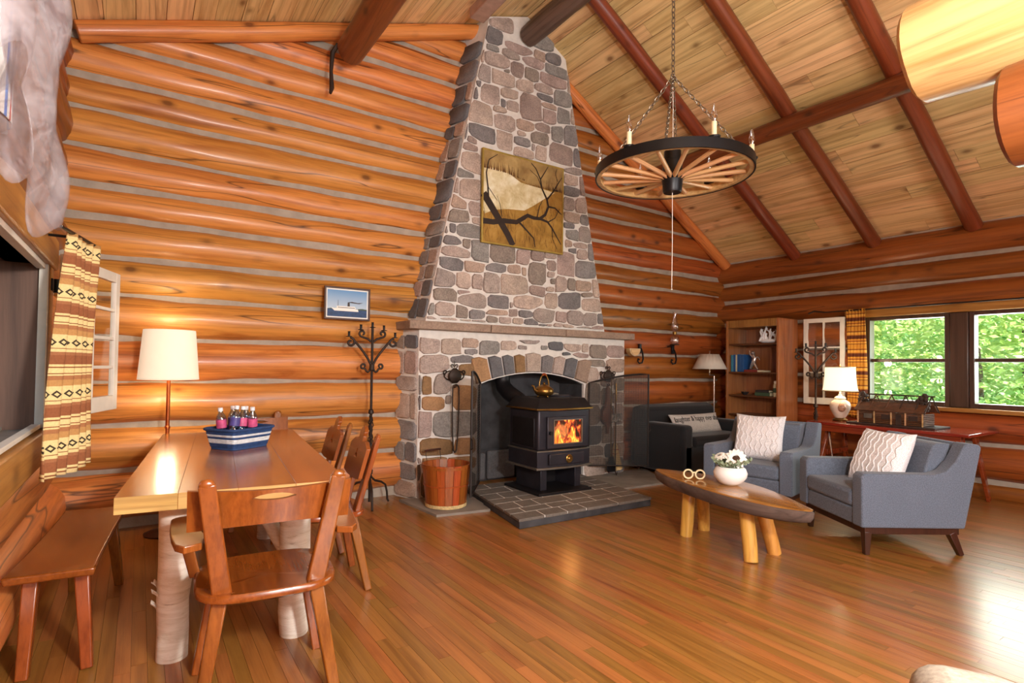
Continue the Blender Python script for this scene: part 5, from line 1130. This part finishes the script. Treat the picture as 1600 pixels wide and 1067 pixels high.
# ---- sofa with the lettered pillow
so = thing('black_sofa', 'black fabric sofa against the back log wall', 'sofa', (5.96, 4.60, 0))
g = G(); g.span((-.68, -.42, .08), (.68, .40, .42)); g.build('base', 'sofa_black', so, bevel=.04, segs=3)
g = G(); g.span((-.52, -.44, .36), (.52, .20, .50)); g.build('seat_cushion', 'sofa_black', so, bevel=.05, segs=3)
g = G(); g.prism([(.42, .10), (.42, .60), (.40, .80), (.26, .84), (.16, .80), (.12, .40), (.12, .10)], 1.36, lambda a, b, d: (-.68+d, a, b)); g.build('backrest', 'sofa_black', so, bevel=.05, segs=3)
for sx in (-1, 1): g = G(); g.span((sx*.50, -.42, .06), (sx*.70, .36, .64)); g.build('armrest', 'sofa_black', so, bevel=.05, segs=3)
for sx in (-1, 1):
    for sy in (-1, 1): g = G(); g.lathe([(.02, 0), (.03, .09)], 10); g.build('foot', 'dark_leg', so, loc=(sx*.6, sy*.34, 0))
def cushion(w_, h_, t_, n=20, e=.5, wr=0.0):
    g = G()
    def shape(u, v, s_):
        x, z = 2*u-1, 2*v-1; b = ((1-abs(x)**3)*(1-abs(z)**3)); pin = 1-.10*(1-abs(x)**2)*abs(z)**2*0 
        kx = 1-.07*(1-z*z)*abs(x)**4; kz = 1-.07*(1-x*x)*abs(z)**4
        rip = wr*math.sin(9*x+3*z)*math.sin(11*z)*b
        return (x*w_/2*kx, s_*(t_/2*max(b, 0)**e+.004) + s_*rip, z*h_/2*kz)
    g.grid(lambda u, v: shape(u, v, -1), n, n); g.grid(lambda u, v: shape(u, v, 1), n, n)
    m_ = n+1; N_ = m_*m_; fs = []
    for i in range(n):
        for a, b in ((i, i+1), (n*m_+i, n*m_+i+1), (i*m_, (i+1)*m_), (i*m_+n, (i+1)*m_+n)): fs.append((a, b, N_+b, N_+a))
    g.f += fs; g.mi += [0]*len(fs); return g, shape
PWW, PHH, PTT = .94, .27, .13
tp = thing('lettered_pillow', 'long grey lumbar pillow with black lettering lying on the black sofa', 'pillow', (5.98, 4.55, .60), R(0))
tp.rotation_euler = (R(-24), 0, R(0))
g, shp = cushion(PWW, PHH, PTT); g.build('cover', 'pillow_grey', tp, smooth=70)
tv, tf = text_geo('laughter & happy ever after', .095)
mx = max(abs(p[0]) for p in tv); kx = min(1, .43/mx); pts = []
for p in tv:
    x, z = p[0]*kx, p[1]*1.05+.05; q = shp(x/PWW+.5, z/PHH+.5, -1); pts.append((x, q[1]-.003, z))
g = G(); g.add(pts, tf); o = tag(g.build('lettering', 'text_black', tp, smooth=0), kind='stuff'); s = o.modifiers.new('t', 'SOLIDIFY'); s.thickness = .002
# ---- swing arm lamp behind the sofa
sw = thing('swing_arm_lamp', 'swing-arm floor lamp with grey pleated shade behind the black sofa', 'lamp', (6.785, 4.87, 0))
g = G(); g.lathe([(0, 0), (.10, 0), (.10, .015), (.03, .03), (.01, .04)], 24); g.build('base', 'chrome', sw)
g = G(); g.cyl((0, 0, .03), (0, 0, 1.20), .011, n=12); g.build('pole', 'chrome', sw)
g = G(); g.tube([(0, 0, 1.19), (0, 0, 1.215), (-.06, -.03, 1.215), (-.13, -.02, 1.215), (-.13, -.02, 1.30)], .008, 8); g.build('swing_arm', 'chrome', sw)
n = 40; g = G(); g.ring_strip([[((r+.006*(j % 2))*math.cos(2*PI*j/n), (r+.006*(j % 2))*math.sin(2*PI*j/n), z) for j in range(n)] for r, z in ((.225, 1.30), (.12, 1.505))], False); o = g.build('shade', 'shade_unlit', sw, loc=(-.13, -.02, 0), smooth=20); s = o.modifiers.new('t', 'SOLIDIFY'); s.thickness = .004
g = G(); g.lathe([(0, 1.50), (.012, 1.505), (.004, 1.53), (.01, 1.545), (0, 1.555)], 10); g.build('finial', 'chrome', sw, loc=(-.13, -.02, 0))
g = G(); [g.cyl((-.13, -.02, 1.50), (-.13+.12*math.cos(a), -.02+.12*math.sin(a), 1.50), .003, n=5) for a in (0, 2.1, 4.2)]; g.build('shade_spider', 'chrome', sw)
# ---- red console table
ct = thing('console_table', 'glossy reddish trestle table below the wide window', 'table', (6.86, 2.67, 0))
g = G(); g.span((-.40, -.75, .69), (.40, .75, .72)); g.build('tabletop', 'red_table', ct, bevel=.005)
g = G(); g.span((-.38, -.68, .62), (-.36, .68, .69)); g.build('apron', 'red_table', ct)
for y in (-.62, .60):
    for sx in (-1, 1): g = G(); g.bar((sx*.16, y, .69), (sx*.36, y-.06*(1 if y < 0 else -1), 0), .075, .035, (0, 1, 0), .06, .03); g.build('leg', 'red_table', ct, bevel=.006)
    g = G(); g.span((-.24, y-.012, .34), (.24, y+.012, .40)); g.build('cross_bar', 'red_table', ct, bevel=.004)
g = G(); g.cyl((-.2, .60, .66), (-.33, .45, .0), .009, n=8); g.build('steel_brace', 'chrome', ct)
# ---- table lamp
tl = thing('table_lamp', 'lit table lamp with ginger jar ceramic base and white shade', 'lamp', (6.86, 3.235, .722))
g = G(); g.lathe([(0, 0), (.075, 0), (.078, .012), (.06, .022), (.05, .03)], 24); g.build('stand', 'brass', tl)
g = G(); g.lathe([(.045, .028), (.055, .035), (.075, .07), (.103, .135), (.108, .175), (.095, .215), (.06, .24), (.05, .25)], 28); jar = g.build('ginger_jar', 'ceramic_lamp', tl, smooth=60)
g = G(); g.sphere((-.075, -.05, .155), .052, 14, 10, (.7, .9, 1)); g.build('floral_medallion', 'medallion', jar)
g = G(); g.lathe([(.05, .25), (.062, .255), (.05, .275), (.02, .285), (.02, .30), (.01, .31), (.01, .34)], 20); g.build('lid', 'ceramic_lamp', tl, smooth=60)
g = G(); n = 24; lay = []
for r, z in ((.175, .345), (.165, .40), (.155, .50), (.150, .62)): lay.append([(x*r/.5, y*r/.5, z) for x, y in superell(1, .92, 3, n)])
g.ring_strip(lay, False); o = g.build('shade', 'small_shade_lit', tl, smooth=40); s = o.modifiers.new('t', 'SOLIDIFY'); s.thickness = .004
for lx in (lay[0], lay[-1]): g = G(); g.tube(lx+[lx[0]], .006, 6); g.build('shade_rim', 'book_cream', o)
g = G(); g.sphere((0, 0, .46), .03, 10, 8); g.build('bulb', 'bulb_lit', tl)
g = G(); g.lathe([(0, .62), (.006, .622), (.008, .64), (0, .65)], 8); g.cyl((-.15, 0, .618), (.15, 0, .618), .003, n=5); g.cyl((0, 0, .34), (0, 0, .62), .004, n=6); g.build('harp', 'brass', tl)
light('table_lamp_light', 'POINT', (6.86, 3.235, 1.03), 3.5, (1, .8, .52), .04)
light('table_lamp_light_up', 'POINT', (6.86, 3.235, 1.40), 2.5, (1, .8, .52), .04)
# ---- stick model of a log cabin
md = thing('cabin_model', 'rustic twig model of a log cabin with open roof frame on the console table', 'model', (6.82, 2.66, .721))
g = G(); g.span((-.20, -.42, 0), (.20, .40, .018)); g.build('base_board', 'stick_dark', md, bevel=.003)
def stickwall(name, p0, p1, z0, z1, r=.009):
    g = G(); n_ = int((z1-z0)/(2*r))
    for k in range(n_): z = z0+r+k*2*r; g.tube([(p0[0], p0[1], z), (p1[0], p1[1], z)], r, 6)
    return g.build(name, 'stick', md, smooth=60)
stickwall('front_wall', (-.14, -.30), (-.14, .30), .018, .15); stickwall('back_wall', (.13, -.30), (.13, .30), .018, .15)
stickwall('end_wall', (-.14, -.30), (.13, -.30), .018, .15); stickwall('end_wall', (-.14, .30), (.13, .30), .018, .15); stickwall('partition', (-.14, -.05), (.13, -.05), .018, .15)
for y in (-.30, -.15, -.02, .14, .30): g = G(); g.tube([(-.152, y, .015), (-.152, y, .17)], .008, 6); g.build('porch_post', 'spoke', md)
for y in (.20, .03, -.22): g = G(); g.span((-.156, y-.04, .07), (-.15, y+.04, .12)); g.build('cabin_window', 'steel_trim' if y == .20 else 'stick_dark', md)
g = G(); g.span((-.157, -.115, .02), (-.15, -.065, .125)); g.build('cabin_door', 'stick_dark', md)
for s_ in (-1, 1): g = G(); g.bar((s_*.20, 0, .155), (s_*.075, 0, .235), .010, .64, (0, 1, 0)) ; g.v = [(p[0], p[1], p[2]) for p in g.v]; g.build('roof_slope', 'stick', md)
g = G(); g.tube([(-.005, -.36, .325), (-.005, .34, .325)], .008, 6); g.tube([(-.08, -.30, .26), (-.08, .30, .26)], .006, 6); g.build('ridge_pole', 'stick_dark', md)
for y in (-.33, -.24, .30, .18, .03, -.10):
    g = G(); g.tube([(-.19, y, .15), (-.005, y, .325)], .007, 6); g.tube([(.19, y, .15), (-.005, y, .325)], .007, 6); g.build('rafter', 'stick_dark' if y < 0 else 'stick', md)
for y in (-.20, .08): g = G(); g.tube([(-.08, y, .26), (-.005, y+.06, .325), (-.08, y+.12, .26)], .005, 5); g.build('truss', 'stick_dark', md)
for y in (-.26, .30):
    g = G(); rm = random.Random(int(y*100))
    for k in range(22): z = .16+.16*k/22; g.sphere((-.02+rm.uniform(-.05, .05)*(1-.6*k/22), y+rm.uniform(-.035, .035), z+.02), .024, 6, 5)
    g.build('chimney', 'stick_dark', md, smooth=50)
# ---- armchairs
def armchair(label, loc, rz):
    t = thing('armchair', label, 'armchair', loc, rz, 'blue-grey armchairs'); HW = .40
    prof = [(-.40, .20), (-.40, .555), (-.375, .58), (.12, .575), (.20, .60), (.27, .67), (.32, .77), (.345, .80), (.435, .79), (.45, .77), (.33, .20)]
    for sx in (-1, 1): g = G(); g.prism(prof, .11, lambda a, b, d: (sx*(HW-.11)+sx*d, a, b)); g.build('arm_panel', 'blue_fabric', t, bevel=.018, segs=3)
    g = G(); g.span((-HW+.112, -.392, .20), (HW-.112, .25, .32)); g.build('seat_base', 'blue_fabric', t, bevel=.015)
    g = G(); g.span((-HW+.115, -.405, .322), (HW-.115, .20, .445)); g.build('seat_cushion', 'blue_fabric', t, bevel=.03, segs=3)
    bp = [(.235, .30), (.345, .795), (.43, .785), (.325, .22), (.24, .22)]
    g = G(); g.prism(bp, 2*(HW-.112), lambda a, b, d: (-HW+.112+d, a, b)); g.build('backrest', 'blue_fabric', t, bevel=.015)
    g = G(); g.prism([(.09, .44), (.195, .765), (.235, .785), (.325, .78), (.225, .44)], 2*(HW-.118), lambda a, b, d: (-HW+.118+d, a, b)); g.build('back_cushion', 'blue_fabric', t, bevel=.035, segs=3)
    g = G(); g.prism([(-.37, -.36), (.37, -.36), (.37, .31), (-.37, .31)], .05, lambda a, b, d: (a, b, .15+d), [[(-.32, -.31), (-.32, .26), (.32, .26), (.32, -.31)]]); g.build('leg_frame', 'dark_leg', t, bevel=.003)
    for sx in (-1, 1):
        for sy, dy in ((-1, -.0), (1, .075)): g = G(); y = -.335 if sy < 0 else .265; g.bar((sx*.345, y, .165), (sx*.345, y+dy, 0), .055, .05, (0, 1, 0), .034, .034); g.build('leg', 'dark_leg', t, bevel=.004)
    return t
armchair('blue-grey armchair angled at the right, nearest the camera', (4.82, 1.99, 0), R(-122.7))
armchair('blue-grey armchair farther back in front of the bookcase', (5.06, 3.10, 0), R(-78.5))
def throw_pillow(label, loc, rot, wsz):
    t = thing('throw_pillow', label, 'pillow', loc, 0, 'white knit throw pillows'); t.rotation_euler = rot
    g, shp = cushion(wsz, wsz, .17, 26, .5, .0)
    o = g.build('cover', 'cable_knit', t, smooth=70)
    for k in range(-4, 5):          # raised cable ribs on the front face
        pts = []
        for j in range(25):
            v = .07+.86*j/24; u = .5+.1*k+.022*math.sin(j*1.05+k*1.7)
            if not .05 < u < .95: u = min(.95, max(.05, u))
            p = shp(u, v, -1); pts.append((p[0], p[1]+.003, p[2]))
        g = G(); g.tube(pts, .008, 6); g.build('cable_rib', 'cable_knit', o, smooth=60)
    return t
def rot_for(rz, tilt): return (Matrix.Rotation(rz, 3, 'Z') @ Matrix.Rotation(tilt, 3, 'X')).to_euler()
def on_chair(cl, rz, p): return Vector(cl) + Matrix.Rotation(rz, 3, 'Z') @ Vector(p)
throw_pillow('white cable knit pillow propped on the armchair nearest the camera', on_chair((4.82, 1.99, 0), R(-122.7), (.02, .0, .635)), rot_for(R(-112), R(-24)), .44)
throw_pillow('white cable knit pillow upright on the farther armchair', on_chair((5.06, 3.10, 0), R(-78.5), (-.02, -.02, .645)), rot_for(R(-72), R(-20)), .45)
# ---- coffee table
cf = thing('coffee_table', 'live-edge slab coffee table with bark rim and four peeled log legs', 'table', (3.58, 2.50, 0))
key = [(3.70, 3.22), (3.80, 3.06), (3.87, 2.85), (3.88, 2.58), (3.80, 2.30), (3.66, 2.05), (3.54, 1.88), (3.46, 1.78), (3.40, 1.84), (3.35, 1.98), (3.345, 2.22), (3.38, 2.46), (3.45, 2.72), (3.56, 3.02)]
key = [(a-3.58, b-2.50) for a, b in key]; ol_ = []
for i in range(len(key)):
    p0, p1, p2, p3 = [Vector(key[(i+k) % len(key)]) for k in (-1, 0, 1, 2)]
    for s_ in (0, .25, .5, .75): ol_.append(.5*((2*p1)+(p2-p0)*s_+(2*p0-5*p1+4*p2-p3)*s_*s_+(3*p1-p0-3*p2+p3)*s_**3))
rk = random.Random(2); jit = [rk.uniform(-.006, .006) for _ in ol_]
g = G(); g.ring_strip([[(p.x*k, p.y*k, z) for p in ol_] for k, z in ((.985, .440), (.992, .4475), (.94, .450))]); g.build('slab', 'slab_top', cf, smooth=40)
g = G(); g.ring_strip([[(p.x*(k+j), p.y*(k+j), z) for p, j in zip(ol_, jit)] for k, z in ((.72, .350), (.90, .353), (.97, .37), (1.0, .40), (1.005, .43), (.98, .4405))]); g.build('bark_edge', 'bark', cf, smooth=40)
for (tx, ty, bx, by) in ((3.52, 2.27, 3.50, 2.22), (3.70, 2.27, 3.80, 2.23), (3.60, 2.80, 3.60, 2.83), (3.76, 2.80, 3.86, 2.86)):
    g = G(); o_ = Vector((3.58, 2.50, 0)); a, b = Vector((bx, by, 0))-o_, Vector((tx, ty, .352))-o_; g.tube([a, a*.7+b*.3+Vector((.004, 0, 0)), a*.3+b*.7, b], .05, 14, [.046, .048, .049, .047]); g.build('leg', 'pine_yellow', cf, smooth=50)
# ---- bowl of flowers
fb = thing('flower_bowl', 'white ceramic bowl with artificial sunflower and pale leaves on the coffee table', 'flower bowl', (3.665, 2.49, .4515))
g = G(); g.lathe([(0, 0), (.05, 0), (.085, .022), (.113, .06), (.118, .09), (.105, .122), (.088, .134), (.083, .13), (.098, .118), (.108, .09), (.05, .02), (0, .015)], 36); g.build('bowl', 'white_gloss', fb, smooth=60)
rf = random.Random(6)
def leafy(dirx, diry, L, mat, n=7):
    g = G(); p = Vector((dirx*.04, diry*.04, .12)); up = Vector((dirx*.75, diry*.75, .55)).normalized(); q = p+up*L
    g.tube([p, (p+q)/2+Vector((0, 0, .01)), q], .0025, 5)
    for k in range(n):
        c = p+(q-p)*(.3+.7*k/(n-1)); a = rf.uniform(0, 2*PI); d = (up*.5+Vector((math.cos(a), math.sin(a), rf.uniform(-.2, .4)))).normalized(); s_ = d.cross(up).normalized(); l = .035
        g.add([c, c+d*l*.5+s_*.013, c+d*l, c+d*l*.5-s_*.013], [(0, 1, 2, 3)])
    return g
for k in range(26): a = 2*PI*k/26; o = leafy(math.cos(a), math.sin(a), rf.uniform(.07, .13), 'leaf_pale').build('leaf_sprig', 'leaf_pale', fb, smooth=0)
def flower(c, nrm, r, eye):
    c, nrm = Vector(c), Vector(nrm).normalized(); a = nrm.orthogonal().normalized(); b = nrm.cross(a); fl2 = None
    g = G(); g.tube([c-nrm*.01, c-nrm*.05+Vector((0, 0, -.03))], .004, 5); g.sphere(c, eye, 12, 6, (1, 1, .6)); fl2 = g.build('flower_head', 'flower_eye', fb, smooth=60)
    for lay, (nn, rr, ph) in enumerate(((14, r, 0), (12, r*.8, .2))):
        for k in range(nn):
            t_ = 2*PI*k/nn+ph; d = a*math.cos(t_)+b*math.sin(t_); s_ = nrm.cross(d); g = G(); lift = nrm*(.012*lay)
            g.grid(lambda u, v: c+lift+d*(eye*.7+(rr-eye*.7)*v)+s_*((u-.5)*.034*math.sin(PI*(.15+.8*v)))+nrm*(.012*v-.02*v*v+.006*abs(u-.5)), 2, 4); g.build('petal', 'petal', fl2, smooth=60)
flower((-.005, -.05, .20), (-.8, -.6, .55), .075, .032)
flower((-.04, .06, .20), (-.5, .2, .9), .055, .018)
# ---- spectacles-shaped ornament
sg = thing('spectacles_ornament', 'white round-rimmed spectacles ornament standing on the coffee table', 'ornament', (3.585, 2.745, .4515), R(-45))
for s_ in (-1, 1): g = G(); g.tube([(s_*.043+.033*math.cos(t_), 0, .040+.033*math.sin(t_)) for t_ in [2*PI*k/20 for k in range(21)]], .0065, 8); g.build('rim', 'candle', sg, smooth=60)
g = G(); g.tube([(-.012, 0, .048), (0, 0, .056), (.012, 0, .048)], .006, 8); g.build('bridge', 'candle', sg, smooth=60)
for s_ in (-1, 1): g = G(); g.tube([(s_*.075, 0, .045), (s_*.076, .05, .042), (s_*.074, .10, .012)], .0045, 6); g.build('temple_arm', 'candle', sg, smooth=60)
# ---- beige sofa, one corner in view at the bottom right
bs_ = thing('beige_sofa', 'beige tweed sofa corner at the bottom right edge', 'sofa', (1.575, .60, 0), R(-62))
g = G(); g.span((.0, -.95, .06), (.24, .0, .63)); g.build('armrest', 'beige_fabric', bs_, bevel=.07, segs=4)
g = G(); g.span((.225, -.93, .08), (1.3, -.06, .42)); g.build('seat_base', 'beige_fabric', bs_, bevel=.03)
g = G(); g.span((.225, -.22, .30), (1.3, .0, .60)); g.build('backrest', 'beige_fabric', bs_, bevel=.07, segs=4)
for x, y in ((.08, -.85), (.08, -.1), (1.2, -.85), (1.2, -.1)): g = G(); g.lathe([(.02, 0), (.03, .08)], 10); g.build('foot', 'dark_leg', bs_, loc=(x, y, 0))

# ================================================================== OUTSIDE
gr = structure('ground_outside', 'green sloping woodland ground outside the windows')
g = G(); g.grid(lambda u, v: (7.75+40*u, -18+60*v, -.6+.05*40*u + 9*max(0, u-.35)**1.2), 20, 20); o = g.build('terrain', 'forest_floor', gr)
rt = random.Random(12)
def leaf_cloud(name, mat, parent, centre, rad, n, size, kind=None):
    g = G()
    for _ in range(n):
        d = Vector((rt.gauss(0, 1), rt.gauss(0, 1), rt.gauss(0, 1))).normalized(); rr = rt.random()**.4
        c = Vector(centre)+Vector((d.x*rad[0], d.y*rad[1], d.z*rad[2]))*rr
        a = Vector((rt.uniform(-1, 1), rt.uniform(-1, 1), rt.uniform(-.4, .4))).normalized(); b = a.orthogonal().normalized(); b = (b+a.cross(b)*rt.uniform(-1, 1)).normalized(); s_ = size*rt.uniform(.6, 1.4)
        g.add([c-a*s_, c+b*s_*.5, c+a*s_, c-b*s_*.5], [(0, 1, 2, 3)])
    o = g.build(name, mat, parent, smooth=0)
    if kind: tag(o, kind=kind)
    return o
spots = [(11.2, 3.2, 6.5, 'slim dark-trunked tree outside, left part of the window'), (13.0, 5.6, 8, 'tree with leaning trunk farther out behind the left panes'), (12.2, 2.0, 7, 'leafy tree outside seen through the right window unit'), (15.5, 3.6, 9, 'tall tree deep in the woods near the window mullion'), (16.0, 7.5, 9, 'tall tree deep in the woods toward the house corner'), (14.5, .6, 8, 'leafy tree outside beyond the right frame edge')]
for x, y, h, lab in spots:
    t = thing('tree', lab, 'tree', (x, y, -.5+(x-7.75)*.05), 0, 'trees outside the window')
    g = G(); g.tube([(0, 0, -.3), (.05, .05, h*.25), (-.1, .12, h*.5), (.1, .05, h*.8)], .1, 8, [.11, .085, .06, .03]); g.tube([(.0, .08, h*.3), (.3, .5, h*.45), (.5, .7, h*.6)], .04, 6, [.04, .03, .015]); g.build('trunk', 'trunk', t, smooth=60)
    leaf_cloud('foliage', 'leaves', t, (0, 0, h*.42), (1.9, 1.9, h*.36), 5200, .06)
ug = leaf_cloud('undergrowth', 'undergrowth', None, (18.5, 6.5, 2.6), (5.5, 10.5, 5.2), 42000, .11, 'stuff'); tag(ug, 'dense bright green undergrowth filling the woods outside', 'undergrowth')
ug2 = leaf_cloud('undergrowth', 'undergrowth', None, (11.5, 3.0, .1), (2.6, 4.5, 1.15), 12000, .055, 'stuff'); tag(ug2, 'low bright green shrubs just outside the wide window', 'undergrowth')
